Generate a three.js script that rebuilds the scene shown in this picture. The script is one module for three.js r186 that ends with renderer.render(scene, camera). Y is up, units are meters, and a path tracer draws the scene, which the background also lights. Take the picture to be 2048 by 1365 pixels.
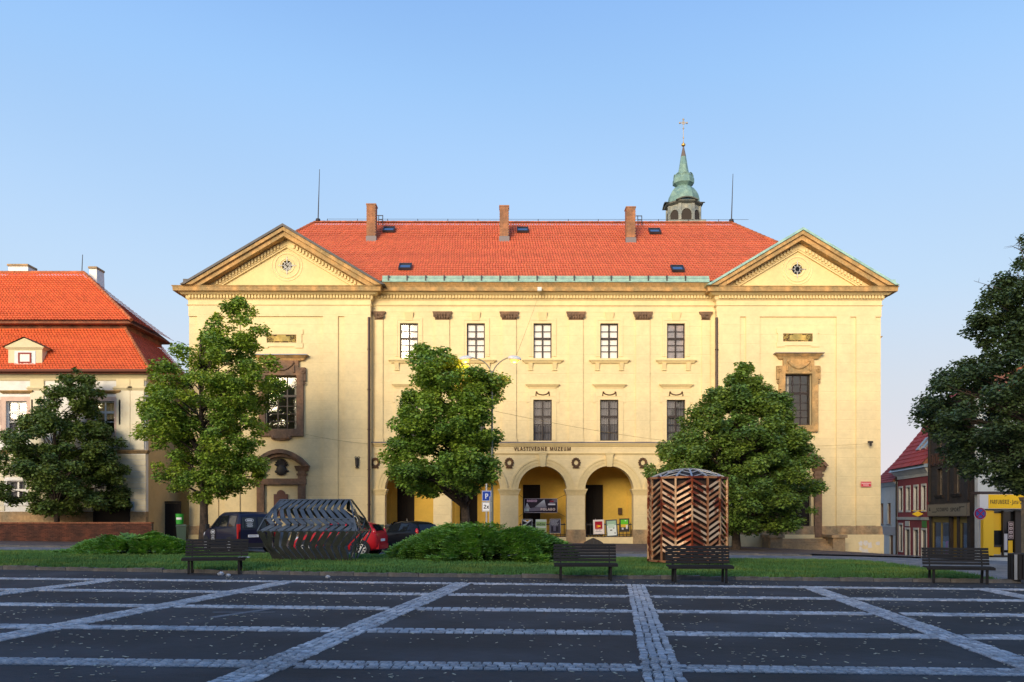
import * as THREE from 'three';
import { mergeGeometries } from 'three/addons/utils/BufferGeometryUtils.js';
import { FontLoader } from 'three/addons/loaders/FontLoader.js';
import { TextGeometry } from 'three/addons/geometries/TextGeometry.js';

// ---------------------------------------------------------------- camera, sky, sun, exposure
const scene = new THREE.Scene();
const camera = new THREE.PerspectiveCamera(2 * Math.atan(682.5 / 1700) * 180 / Math.PI, 2048 / 1365, 0.1, 3000);
camera.position.set(0, 1.75, 0);
camera.setViewOffset(2048, 1365, 0, -351.5, 2048, 1365);   // vertical lens shift: upright facades
const renderer = new THREE.WebGLRenderer({ antialias: true });
renderer.toneMapping = THREE.LinearToneMapping;
renderer.toneMappingExposure = 1.0;
renderer.shadowMap.enabled = true;

const SUN_EL = 12 * Math.PI / 180, SUN_AZ = 22 * Math.PI / 180;   // low evening sun behind the viewer's left shoulder
const sunDir = new THREE.Vector3(-Math.sin(SUN_AZ) * Math.cos(SUN_EL), Math.sin(SUN_EL), Math.cos(SUN_AZ) * Math.cos(SUN_EL));
{
  const W = 512, Hh = 256, data = new Float32Array(W * Hh * 4);
  const stops = [[-90, .66, .62, .66], [0, .84, .75, .78], [3, .80, .76, .80], [8, .70, .76, .85], [14, .55, .73, .94], [20, .46, .68, .98], [27, .35, .60, .98], [33, .26, .49, .92], [45, .19, .39, .80], [65, .14, .31, .68], [90, .12, .27, .60]];
  for (let j = 0; j < Hh; j++) for (let i = 0; i < W; i++) {
    const el = ((j + .5) / Hh - .5) * Math.PI, az = ((i + .5) / W - .5) * 2 * Math.PI, e = el * 180 / Math.PI;
    let k = 0; while (k < stops.length - 2 && e > stops[k + 1][0]) k++;
    const a = stops[k], b = stops[k + 1], t = Math.min(1, Math.max(0, (e - a[0]) / (b[0] - a[0])));
    const d = new THREE.Vector3(Math.cos(el) * Math.cos(az), Math.sin(el), Math.cos(el) * Math.sin(az));
    const c = Math.max(0, d.dot(sunDir)), glow = 1.7 * Math.pow(c, 3) * Math.exp(-Math.max(0, e) / 13);   // the western sky round the sun
    const cl = 1 + .025 * Math.sin(az * 5 + e * .11) * Math.sin(e * .33 + az * 3);
    const o = (j * W + i) * 4, w = [1.5, .95, .42];
    for (let q = 0; q < 3; q++) data[o + q] = (a[q + 1] + (b[q + 1] - a[q + 1]) * t) * cl + glow * w[q];
    data[o + 3] = 1;
  }
  const sky = new THREE.DataTexture(data, W, Hh, THREE.RGBAFormat, THREE.FloatType);
  sky.mapping = THREE.EquirectangularReflectionMapping; sky.magFilter = THREE.LinearFilter; sky.minFilter = THREE.LinearFilter; sky.needsUpdate = true;
  scene.background = sky; scene.environment = sky;
}
const sun = new THREE.DirectionalLight(new THREE.Color().setRGB(1, .82, .57), 4.8);
sun.position.copy(sunDir).multiplyScalar(150).add(new THREE.Vector3(0, 0, -30));
sun.target.position.set(0, 0, -30); scene.add(sun.target);
sun.castShadow = true; sun.shadow.radius = 58; sun.shadow.mapSize.set(4096, 4096);
Object.assign(sun.shadow.camera, { left: -80, right: 80, top: 60, bottom: -60, near: 1, far: 400 });
scene.add(sun);

// ---------------------------------------------------------------- helpers
function rng(seed) { let a = seed >>> 0; return () => { a = (a + 0x6D2B79F5) | 0; let t = Math.imul(a ^ (a >>> 15), 1 | a); t = (t + Math.imul(t ^ (t >>> 7), 61 | t)) ^ t; return ((t ^ (t >>> 14)) >>> 0) / 4294967296; }; }
const R0 = rng(7);
const V = (x, y, z) => new THREE.Vector3(x, y, z);
const lin = (r, g, b) => new THREE.Color().setRGB(r, g, b);
const names = {};
const numbered = n => { const k = names[n] = (names[n] ?? -1) + 1; return k ? `${n}_${String(k).padStart(3, '0')}` : n; };
const ss = (a, b, x) => { const t = Math.min(1, Math.max(0, (x - a) / (b - a))); return t * t * (3 - 2 * t); };

function plain(g, keepColor) {
  if (g.index) g = g.toNonIndexed();
  for (const k of Object.keys(g.attributes)) if (!['position', 'normal', 'uv', ...(keepColor ? ['color'] : [])].includes(k)) g.deleteAttribute(k);
  if (!g.attributes.normal) g.computeVertexNormals();
  return g;
}
function boxUV(g) {          // uv in metres on the dominant plane of each face
  const p = g.attributes.position, n = p.count, uv = new Float32Array(n * 2), a = V(), b = V(), c = V();
  for (let i = 0; i < n; i += 3) {
    a.fromBufferAttribute(p, i); b.fromBufferAttribute(p, i + 1); c.fromBufferAttribute(p, i + 2);
    const nx = Math.abs((b.y - a.y) * (c.z - a.z) - (b.z - a.z) * (c.y - a.y)), ny = Math.abs((b.z - a.z) * (c.x - a.x) - (b.x - a.x) * (c.z - a.z)), nz = Math.abs((b.x - a.x) * (c.y - a.y) - (b.y - a.y) * (c.x - a.x));
    [a, b, c].forEach((v, k) => { const o = (i + k) * 2; if (nz >= nx && nz >= ny) { uv[o] = v.x; uv[o + 1] = v.y; } else if (nx >= ny) { uv[o] = v.z; uv[o + 1] = v.y; } else { uv[o] = v.x; uv[o + 1] = v.z; } });
  }
  g.setAttribute('uv', new THREE.BufferAttribute(uv, 2)); return g;
}
function merged(geos, o = {}) {
  const list = (Array.isArray(geos) ? geos : [geos]).map(g => plain(g, o.color));
  if (!o.uv) list.forEach(boxUV); else list.forEach(g => { if (!g.attributes.uv) boxUV(g); });
  return list.length === 1 ? list[0] : mergeGeometries(list, false);
}
function part(name, geos, mat, parent, o = {}) {
  const m = new THREE.Mesh(merged(geos, o), mat);
  m.name = name; m.castShadow = m.receiveShadow = true; parent.add(m);
  if (o.stuff) m.userData.kind = 'stuff';
  if (o.label) m.userData.label = o.label;
  return m;
}
function share(name, geo, mat, parent, pos, rot) {   // a piece that shares its geometry with alike pieces
  const m = new THREE.Mesh(geo, mat); m.name = name; m.castShadow = m.receiveShadow = true;
  if (pos) m.position.set(...pos); if (rot) m.rotation.set(...rot); parent.add(m); return m;
}
function thing(name, label, category, pos = [0, 0, 0], ry = 0, group) {
  const g = new THREE.Group(); g.name = numbered(name); g.position.set(...pos); g.rotation.y = ry; g.userData = { label, category };
  if (group) g.userData.group = group; scene.add(g); return g;
}
function solo(name, label, category, geos, mat, o = {}) {   // a thing that is one mesh
  const m = part(numbered(name), geos, mat, scene, o); m.userData = { ...m.userData, label, category }; if (o.group) m.userData.group = o.group; return m;
}
function struct(name, geos, mat, o = {}) { const m = part(numbered(name), geos, mat, scene, o); m.userData.kind = 'structure'; return m; }
function copyOf(src, label, pos, ry) { const c = src.clone(); c.name = numbered(src.name.replace(/_\d{3}$/, '')); c.userData = { ...src.userData, label }; c.position.set(...pos); c.rotation.y = ry; scene.add(c); return c; }

const B = (x0, x1, y0, y1, z0, z1) => new THREE.BoxGeometry(x1 - x0, y1 - y0, z1 - z0).translate((x0 + x1) / 2, (y0 + y1) / 2, (z0 + z1) / 2);
function quadGeo(vs, quads) {   // vertex list + quads (counter-clockwise from outside), flat shaded
  const p = []; for (const q of quads) { const t = q.length === 3 ? [[0, 1, 2]] : [[0, 1, 2], [0, 2, 3]]; for (const k of t) for (const i of k) p.push(...vs[q[i]]); }
  const g = new THREE.BufferGeometry(); g.setAttribute('position', new THREE.Float32BufferAttribute(p, 3)); g.computeVertexNormals(); return g;
}
// a moulding layer on a front plane z = zf: it sticks out pb at its foot and pt at its top, also at both ends
function layer(x0, x1, y0, y1, zf, pb, pt, back = .3, ends = 1) {
  const e = ends, v = [[x0 - pb * e, y0, zf - back], [x1 + pb * e, y0, zf - back], [x1 + pb * e, y0, zf + pb], [x0 - pb * e, y0, zf + pb], [x0 - pt * e, y1, zf - back], [x1 + pt * e, y1, zf - back], [x1 + pt * e, y1, zf + pt], [x0 - pt * e, y1, zf + pt]];
  return quadGeo(v, [[0, 1, 2, 3], [7, 6, 5, 4], [3, 2, 6, 7], [1, 0, 4, 5], [2, 1, 5, 6], [0, 3, 7, 4]]);
}
function rod(a, b, r, r2 = r, seg = 7) {
  const d = b.clone().sub(a), g = new THREE.CylinderGeometry(r2, r, d.length(), seg, 1);
  g.applyQuaternion(new THREE.Quaternion().setFromUnitVectors(V(0, 1, 0), d.clone().normalize())); return g.translate(...a.clone().add(b).multiplyScalar(.5).toArray());
}
function plank(a, b, w, t, n) {   // flat bar from a to b, width w across n, thickness t along n
  const d = b.clone().sub(a), L = d.length(), x = d.normalize(), z = n.clone().addScaledVector(x, -n.dot(x)).normalize(), y = z.clone().cross(x);
  return new THREE.BoxGeometry(L, w, t).applyMatrix4(new THREE.Matrix4().makeBasis(x, y, z).setPosition(a.clone().add(b).multiplyScalar(.5)));
}
const tube = (pts, r, seg = 20, rad = 6) => new THREE.TubeGeometry(new THREE.CatmullRomCurve3(pts), seg, r, rad);
function extrude(shape, depth, z = 0, curveSegments = 16, bevel = 0) { return new THREE.ExtrudeGeometry(shape, { depth, bevelEnabled: bevel > 0, bevelSize: bevel, bevelThickness: bevel, bevelSegments: 2, curveSegments }).translate(0, 0, z); }
function poly(pts) { const s = new THREE.Shape(); pts.forEach(([x, y], i) => i ? s.lineTo(x, y) : s.moveTo(x, y)); s.closePath(); return s; }
function rectHole(shape, x0, x1, y0, y1) { const h = new THREE.Path(); h.moveTo(x0, y0); h.lineTo(x0, y1); h.lineTo(x1, y1); h.lineTo(x1, y0); h.closePath(); shape.holes.push(h); }
function rectShape(x0, x1, y0, y1) { return poly([[x0, y0], [x1, y0], [x1, y1], [x0, y1]]); }

// ---------------------------------------------------------------- procedural textures
function noise2(size, cells, seed) {   // tileable value noise
  const r = rng(seed), n = new Float32Array(cells * cells).map(() => r());
  return (x, y) => { const fx = x / size * cells, fy = y / size * cells, i = Math.floor(fx), j = Math.floor(fy), u = fx - i, v = fy - j, a = u * u * (3 - 2 * u), b = v * v * (3 - 2 * v), q = (p, s) => n[((s % cells) + cells) % cells * cells + ((p % cells) + cells) % cells]; return (q(i, j) * (1 - a) + q(i + 1, j) * a) * (1 - b) + (q(i, j + 1) * (1 - a) + q(i + 1, j + 1) * a) * b; };
}
function tex(size, fn, srgb = true, rep = 1) {
  const d = new Uint8Array(size * size * 4);
  for (let y = 0; y < size; y++) for (let x = 0; x < size; x++) { const c = fn(x, y), o = (y * size + x) * 4; for (let k = 0; k < 3; k++) d[o + k] = Math.max(0, Math.min(255, c[k] ?? c)) ; d[o + 3] = 255; }
  const t = new THREE.DataTexture(d, size, size); t.wrapS = t.wrapT = THREE.RepeatWrapping; t.magFilter = THREE.LinearFilter; t.minFilter = THREE.LinearMipmapLinearFilter; t.generateMipmaps = true;
  if (srgb) t.colorSpace = THREE.SRGBColorSpace; t.repeat.set(rep, rep); t.needsUpdate = true; return t;
}
const grainTex = (seed, lo, hi, coarse, fine, rep, tintR = 0) => {
  const a = noise2(512, coarse, seed), b = noise2(512, coarse * 4, seed + 1), c = noise2(512, fine, seed + 2), d = noise2(512, 256, seed + 3);
  return tex(512, (x, y) => { const v = .4 * a(x, y) + .25 * b(x, y) + .2 * c(x, y) + .15 * d(x, y), g = lo + (hi - lo) * v, t = tintR * (a(x, y) - .5); return [g + t, g, g - t]; }, true, rep);
};
const T = {
  wall: grainTex(11, 222, 262, 5, 64, 1 / 7, 6), stone: grainTex(21, 150, 290, 6, 96, 1 / 2.5, 26), metal: grainTex(31, 170, 275, 7, 90, 1 / 1.5, 10),
  asphalt: (() => { const a = noise2(1024, 5, 41), b = noise2(1024, 30, 42), c = noise2(1024, 400, 43), r = rng(44), sp = new Float32Array(1024 * 1024).map(() => r()); return tex(1024, (x, y) => { const v = 70 + 175 * a(x, y) + 45 * b(x, y) + 40 * (c(x, y) - .5) + (sp[y * 1024 + x] > .985 ? 70 : 0); return [v, v, v * 1.01]; }, true, 1 / 5.3); })(),
  paving: grainTex(51, 150, 280, 9, 128, 1 / 3.3, 14), bark: grainTex(61, 90, 300, 8, 64, 1 / .9, 10), plaster: grainTex(71, 222, 275, 4, 50, 1 / 5, 10),
  lawn: (() => { const a = noise2(512, 6, 81), b = noise2(512, 40, 82), c = noise2(512, 200, 83); return tex(512, (x, y) => { const v = .5 * a(x, y) + .3 * b(x, y) + .3 * c(x, y); return [70 + 120 * v + 40 * a(x, y), 110 + 120 * v, 50 + 60 * v]; }, true, 1 / 6); })(),
  rust: (() => { const a = noise2(512, 5, 91), b = noise2(512, 22, 92), c = noise2(512, 120, 93); return tex(512, (x, y) => { const v = a(x, y) * .55 + b(x, y) * .3 + c(x, y) * .15, t = ss(.46, .62, v); return [235 - 95 * t, 215 - 150 * t, 190 - 165 * t]; }, true, 1 / 2.2); })(),
  joints: tex(256, (x, y) => { const m = y % 64; return m < 4 ? 60 : 200; }, false, 1 / 2.44), grain: grainTex(101, 0, 255, 16, 180, 1 / 1.2),
};
function clonedTex(t, rx, ry = rx) { const c = t.clone(); c.repeat.set(rx, ry); c.needsUpdate = true; return c; }
const S = (color, o = {}) => new THREE.MeshStandardMaterial({ color, roughness: .9, ...o });
const mat = {
  facade: S(lin(.86, .70, .395), { map: T.wall, bumpMap: T.joints, bumpScale: .014 }), trim: S(lin(.84, .67, .35), { map: T.wall }), arcade: S(lin(.82, .54, .10), { map: T.wall }),  // arcade: deeper yellow than the walls, with warm bounced light put into it
  sand: S(lin(.60, .38, .16), { map: T.stone, bumpMap: T.grain, bumpScale: .02 }), sandDark: S(lin(.28, .17, .105), { map: T.stone, bumpMap: T.grain, bumpScale: .02 }), plinth: S(lin(.52, .36, .20), { map: T.stone, bumpMap: T.grain, bumpScale: .02 }), orna: S(lin(.16, .085, .04), { map: T.stone }),
  darkMetal: S(lin(.05, .05, .06), { roughness: .5, metalness: .4, map: T.metal }), copper: S(lin(.36, .60, .55), { roughness: .7, map: T.metal }), pipe: S(lin(.045, .018, .015), { roughness: .45 }),
  frame: S(lin(.018, .008, .007), { roughness: .5 }), frameWhite: S(lin(.75, .75, .73), { roughness: .5 }), door: S(lin(.016, .012, .010), { roughness: .95 }), dark: S(lin(.01, .01, .012)), blind: S(lin(.82, .80, .76)), sheer: S(lin(.13, .13, .145)), room: S(lin(.45, .42, .38), { map: T.plaster }), drape: S(lin(.7, .68, .62)),
  glass: new THREE.MeshPhysicalMaterial({ color: 0xffffff, roughness: .03, transmission: 1, thickness: 0, ior: 1.5 }), darkGlass: new THREE.MeshPhysicalMaterial({ color: lin(.012, .014, .018), roughness: .04, ior: 1.4 }),
  brick: S(lin(.34, .13, .07), { map: T.stone }), chimney: S(lin(.42, .20, .10), { map: T.stone }), lead: S(lin(.16, .14, .15), { roughness: .6 }), gold: S(lin(.75, .45, .12), { metalness: .8, roughness: .35 }),
  iron: S(lin(.022, .018, .017), { roughness: .55 }), steel: S(lin(.42, .43, .44), { metalness: .6, roughness: .45 }), bench: S(lin(.014, .013, .014), { roughness: .8, map: T.metal }), kerb: S(lin(.20, .19, .18), { map: T.stone, bumpMap: T.grain, bumpScale: .02 }),
  asphalt: S(lin(.036, .038, .043), { map: T.asphalt, bumpMap: T.grain, bumpScale: .006, roughness: .85 }), road: S(lin(.27, .28, .30), { map: T.paving, bumpMap: T.grain, bumpScale: .02 }), walk: S(lin(.17, .13, .125), { map: T.paving, bumpMap: T.grain, bumpScale: .03 }), soil: S(lin(.16, .20, .06), { map: T.lawn }),
  bark: S(lin(.09, .065, .05), { map: T.bark, bumpMap: T.grain, bumpScale: .03 }), white: S(lin(.8, .8, .8), { roughness: .5 }), rubber: S(lin(.014, .014, .014), { roughness: .8 }), red: S(lin(.55, .015, .025), { roughness: .4 }),
};
const G_UP = [];   // ground height: the square falls gently to the right, the side street falls away behind it
const gh = (x, z) => { const d = -z, t = Math.max(0, Math.min(x, 42) - 8); return -.011 * Math.max(-60, Math.min(x, 60)) - .00195 * t * t * ss(30, 60, d); };

// ---------------------------------------------------------------- ground
function sheet(x0, x1, z0, z1, lift, nx, nz) {
  const p = [], n = []; const P = (i, j) => { const x = x0 + (x1 - x0) * i / nx, z = z0 + (z1 - z0) * j / nz; return [x, gh(x, z) + lift, z]; };
  for (let j = 0; j < nz; j++) for (let i = 0; i < nx; i++) { const a = P(i, j), b = P(i + 1, j), c = P(i + 1, j + 1), d = P(i, j + 1); p.push(...a, ...c, ...b, ...a, ...d, ...c); }
  const g = new THREE.BufferGeometry(); g.setAttribute('position', new THREE.Float32BufferAttribute(p, 3)); g.computeVertexNormals();
  const q = g.attributes.normal; if (q.getY(0) < 0) { for (let i = 0; i < p.length; i += 9) for (let k = 0; k < 3; k++) [p[i + 3 + k], p[i + 6 + k]] = [p[i + 6 + k], p[i + 3 + k]]; g.setAttribute('position', new THREE.Float32BufferAttribute(p, 3)); g.computeVertexNormals(); }
  return g;
}
struct('ground', sheet(-400, 400, 60, -600, -.05, 100, 90), mat.asphalt);
const square = new THREE.Group(); square.name = 'square_pavement'; square.userData.kind = 'structure'; scene.add(square);
part('asphalt_surface', sheet(-60, 60, 40, -26, 0, 60, 40), mat.asphalt, square);
struct('side_street', sheet(14.6, 60, -26, -120, .004, 30, 50), mat.road);
struct('road', sheet(-60, 14.6, -35.6, -41.4, .004, 40, 4), mat.road);
struct('pavement', [sheet(-60, 14.6, -41.55, -70, .08, 40, 16), sheet(14.6, 24.5, -42.5, -70, .08, 8, 16)], mat.walk);

// cobble bands in the square: three-row cross bands, four-row long bands
{
  const r = rng(31), stones = [];
  const crossD = [3.9, 6.85, 9.87, 12.85, 15.88, 18.85, 21.95], longX = k => d => .54 + 4.5 * k + .122 * d, inLong = (x, d) => { for (let k = -8; k < 8; k++) if (Math.abs(x - longX(k)(d)) < .235) return true; return false; };
  const inView = (x, d) => Math.abs(x) < d * .66 + 4.5 && d > 3;
  for (const d0 of crossD) for (let row = 0; row < 3; row++) { let x = -20; while (x < 20) { const w = .125 + r() * .06, d = d0 + (row - 1) * .148 + .015 * Math.sin(x * .7 + row); if (inView(x, d) && !inLong(x + w / 2, d)) stones.push([x + w / 2, d, w - .016, .130, (r() - .5) * .05]); x += w; } }
  for (let k = -6; k < 6; k++) for (let col = 0; col < 4; col++) { let d = 3.5; while (d < 22.15) { const w = .105 + r() * .06, x = longX(k)(d) + (col - 1.5) * .117; if (inView(x, d)) stones.push([x + (r() - .5) * .03, d + w / 2 + (r() - .5) * .03, .085 + r() * .025, w - .02, -.122 + (r() - .5) * .22]); d += w; } }
  stones.sort((a, b) => a[1] - b[1]);
  const visible = s => s[1] > 9.2;
  const mats = [.46, .56, .65, .74].map((v, i) => S(lin(v, v * 1.0, v * 1.03), { map: T.stone === 0 ? null : T.paving, bumpMap: T.grain, bumpScale: .012, roughness: .75 }));
  const cob = (j) => { const q = rng(400 + j), e = () => (q() - .5) * .10, v = []; for (const [sx, sz] of [[-1, -1], [1, -1], [1, 1], [-1, 1]]) v.push([sx * .5, -.03, sz * .5]); for (const [sx, sz] of [[-1, -1], [1, -1], [1, 1], [-1, 1]]) v.push([sx * (.5 + e() * .3), .008, sz * (.5 + e() * .3)]); for (const [sx, sz] of [[-1, -1], [1, -1], [1, 1], [-1, 1]]) v.push([sx * (.40 + e() * .4), .018 + q() * .007, sz * (.40 + e() * .4)]); return quadGeo(v, [[0, 4, 5, 1], [1, 5, 6, 2], [2, 6, 7, 3], [3, 7, 4, 0], [4, 8, 9, 5], [5, 9, 10, 6], [6, 10, 11, 7], [7, 11, 8, 4], [8, 11, 10, 9]]); };
  const vars = Array.from({ length: 8 }, (_, j) => boxUV(cob(j))); let n = 0; const rest = [[], [], [], []];
  for (const s of stones) {
    const [x, d, w, dd, ry] = s, mi = Math.floor(r() * 4), vi = Math.floor(r() * 8);
    if (n < 300 && visible(s) && Math.abs(x) < d * .605) { n++; const m = share('cobble', vars[vi], mats[mi], square, [x, gh(x, -d), -d], [0, ry, 0]); m.scale.set(w, 1, dd); }
    else rest[mi].push(vars[vi].clone().scale(w, 1, dd).rotateY(ry).translate(x, gh(x, -d), -d));
  }
  rest.forEach(g => g.length && part('cobbles', g, mats[rest.indexOf(g)], square, { stuff: true }));
  // pale repair strips in one bay
  part('repair_patch', [new THREE.BoxGeometry(.16, .012, 1.55).rotateY(-.42).translate(-4.72, gh(-4.7, -15) + .004, -14.95), new THREE.BoxGeometry(1.1, .010, .09).translate(-4.75, gh(-4.7, -15) + .003, -15.05)], S(lin(.2, .21, .23), { map: T.paving }), square);
  part('manhole_cover', new THREE.CylinderGeometry(.27, .27, .02, 20).translate(6.95, gh(7, -15.2) + .004, -15.2), S(lin(.04, .04, .045), { roughness: .5, metalness: .5 }), square);
}
// lawn, its kerb stones and its grass
{
  const edge = (x) => -24.35 - .10 * Math.sin(x * .16) - ss(-2, -16, x) * 1.2;    // front edge of the lawn
  const far = -35.45, p = [], N = 90, x0 = -34, x1 = 14.2;
  const g = sheet(0, 1, 0, 1, 0, N, 14), a = g.attributes.position;
  const rr = noise2(256, 24, 771);
  for (let i = 0; i < a.count; i++) { const u = a.getX(i), v = a.getZ(i), x = x0 + (x1 - x0) * u, z = edge(x) + (far - edge(x)) * v; a.setXYZ(i, x, gh(x, z) + .06 + .07 * Math.sin(Math.PI * v) + .03 * (rr(x * 6 + 300, z * 6 + 300) - .5), z); }
  for (let i = 0; i < a.count; i += 3) { const q = [0, 1, 2].map(k => V().fromBufferAttribute(a, i + k)); a.setXYZ(i + 1, q[2].x, q[2].y, q[2].z); a.setXYZ(i + 2, q[1].x, q[1].y, q[1].z); }
  g.computeVertexNormals();
  const lawn = struct('lawn', g, mat.soil);
  const kerb = struct('lawn_kerb', B(-.01, .01, -.2, -.1, -24.4, -24.38), mat.kerb); kerb.name = 'lawn_kerb';
  const r = rng(91); let x = x0; const kg = [0, 1, 2].map(j => { const q = new THREE.BoxGeometry(1, .22, .13, 6, 1, 1), b = q.attributes.position; for (let i = 0; i < b.count; i++) if (b.getY(i) > 0) b.setY(i, b.getY(i) + (r() - .5) * .025); q.computeVertexNormals(); return boxUV(plain(q)); });
  while (x < x1) { const L = .8 + r() * .35, z = edge(x + L / 2) + .05, y = gh(x, z) - .03 + r() * .035; { const m = share('kerb_stone', kg[Math.floor(r() * 3)], mat.kerb, kerb, [x + L / 2, y, z], [0, Math.atan2(-(edge(x + L) - edge(x)), L) + (r() - .5) * .03, (r() - .5) * .02]); m.scale.x = L - .012; } x += L; }
  // far kerbs along the road
  const k2 = struct('road_kerb', [sheet(-60, 14.6, -35.5, -35.66, .09, 60, 1), sheet(-60, 14.6, -41.38, -41.56, .10, 60, 1)], S(lin(.36, .36, .36), { map: T.stone }));
  const k3 = [[-35.66], [-41.38]].map(([z]) => { const q = []; for (let xx = -60; xx < 14.6; xx += 2) q.push(B(xx, Math.min(14.6, xx + 2), gh(xx + 1, z) - .1, gh(xx + 1, z) + .088, z - (z < -40 ? .16 : 0) + .001, z + (z < -40 ? 0 : .16) - .001)); return q; }).flat();
  part('kerb_course', k3, mat.kerb, k2);
  const blades = []; for (let k = 0; k < 6; k++) { const a2 = r() * 6.28, h = .045 + r() * .05, bx = (r() - .5) * .09, bz = (r() - .5) * .09, w = .008, l = .03 + r() * .03, cx = Math.cos(a2), cz = Math.sin(a2); blades.push(quadGeo([[bx - cz * w, 0, bz + cx * w], [bx + cz * w, 0, bz - cx * w], [bx + cx * l, h, bz + cz * l]], [[0, 1, 2]])); }
  const tuft = merged(blades), M = 52000, im = new THREE.InstancedMesh(tuft, S(0xffffff, { side: THREE.DoubleSide, roughness: .85 }), M), m4 = new THREE.Matrix4(), q4 = new THREE.Quaternion(), nA = noise2(256, 18, 5), nB = noise2(256, 60, 6), c = new THREE.Color();
  for (let i = 0; i < M; i++) {
    const xx = x0 + 4 + (x1 - x0 - 4) * r(), v0 = Math.pow(r(), 1.15), v = v0 < .035 && r() < .75 ? v0 + .3 * r() : v0, z = edge(xx) - .02 + (far - edge(xx)) * v, y = gh(xx, z) + .06 + .07 * Math.sin(Math.PI * v) + .03 * (rr(xx * 6 + 300, z * 6 + 300) - .5) - .01, s = .7 + r() * .8;
    q4.setFromEuler(new THREE.Euler((r() - .5) * .5, r() * 6.28, (r() - .5) * .5)); m4.compose(V(xx, y, z), q4, V(s * 1.3, s, s * 1.3)); im.setMatrixAt(i, m4);
    const t = .55 * nA(xx * 4 + 500, z * 9 + 500) + .45 * nB(xx * 4 + 500, z * 8 + 500), dry = ss(.52, .8, nB(xx * 3 + 900, z * 9 + 100)) * .6; c.setRGB(.055 + .055 * t + .12 * dry, .135 + .115 * t + .07 * dry, .022 + .03 * t); im.setColorAt(i, c);
  }
  im.name = 'lawn_grass'; im.castShadow = im.receiveShadow = true; im.userData = { kind: 'stuff', label: 'short green grass of the lawn strip beyond the square', category: 'grass' }; scene.add(im);
  // fallen blossom and litter on the asphalt
  const pet = []; for (let i = 0; i < 4200; i++) { const d = 6.5 + 17 * Math.pow(r(), .7), xx = (r() - .5) * 2 * (d * .64 + .5), cl = nA(xx * 14 + 900, d * 14 + 300); if (r() > cl * 1.25 - .12) continue; const s = .009 + r() * .017, a2 = r() * 6.28; pet.push(new THREE.BoxGeometry(s * 2.2, .004, s).rotateZ((r() - .5) * .4).rotateY(a2).translate(xx, gh(xx, -d) + .006, -d)); }
  solo('fallen_blossom', 'pale fallen blossom scattered over the dark asphalt', 'petals', pet, S(lin(.55, .5, .36)), { stuff: true });
}

// ---------------------------------------------------------------- builders for roofs and windows
const tileMats = {};
function tiles(bl, br, tr, tl, courses, tw, tint, seed, sag = 0) {   // real overlapping tiles on a quad roof face; returns a geometry with vertex colours
  const r = rng(seed), p = [], c = [], n = br.clone().sub(bl).cross(tl.clone().sub(bl)).normalize();
  const at = (s, t) => { const a = bl.clone().lerp(br, s), b = tl.clone().lerp(tr, s), q = a.lerp(b, t); q.addScaledVector(n, -sag * 4 * t * (1 - t)); return q; };
  for (let j = 0; j < courses; j++) {
    const t0 = j / courses, t1 = (j + 1) / courses, rowTone = .92 + .15 * r(), L = bl.clone().lerp(tl, t0).distanceTo(br.clone().lerp(tr, t0)), k = Math.max(1, Math.round(L / tw));
    for (let i = 0; i < k; i++) {
      const s0 = i / k + .06 / k, s1 = (i + 1) / k - .06 / k, lift = .05 + r() * .015, a = at(s0, t0).addScaledVector(n, lift), b = at(s1, t0).addScaledVector(n, lift + (r() - .5) * .012), cc = at(s1, t1).addScaledVector(n, .014), d = at(s0, t1).addScaledVector(n, .014), m = at((s0 + s1) / 2, t0 - .12 / courses).addScaledVector(n, lift), a2 = at(s0, t0), b2 = at(s1, t0);
      const e1 = a.clone().addScaledVector(n, -.028), e2 = b.clone().addScaledVector(n, -.028), em = m.clone().addScaledVector(n, -.028);
      p.push(...a.toArray(), ...b.toArray(), ...cc.toArray(), ...a.toArray(), ...cc.toArray(), ...d.toArray(), ...a.toArray(), ...m.toArray(), ...b.toArray(), ...e1.toArray(), ...em.toArray(), ...m.toArray(), ...e1.toArray(), ...m.toArray(), ...a.toArray(), ...em.toArray(), ...e2.toArray(), ...b.toArray(), ...em.toArray(), ...b.toArray(), ...m.toArray());
      const f = (.89 + r() * .19) * rowTone, g = (r() - .5) * .12; for (let q = 0; q < 21; q++) c.push(tint[0] * f, tint[1] * f * (1 + g), tint[2] * f);
    }
  }
  const g = new THREE.BufferGeometry(); g.setAttribute('position', new THREE.Float32BufferAttribute(p, 3)); g.setAttribute('color', new THREE.Float32BufferAttribute(c, 3)); g.computeVertexNormals(); boxUV(g); return g;
}
const tileMat = S(0xffffff, { vertexColors: true, roughness: .88, side: THREE.DoubleSide });
const deck = (vs, quads) => quadGeo(vs.map(v => v.toArray()), quads);
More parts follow.
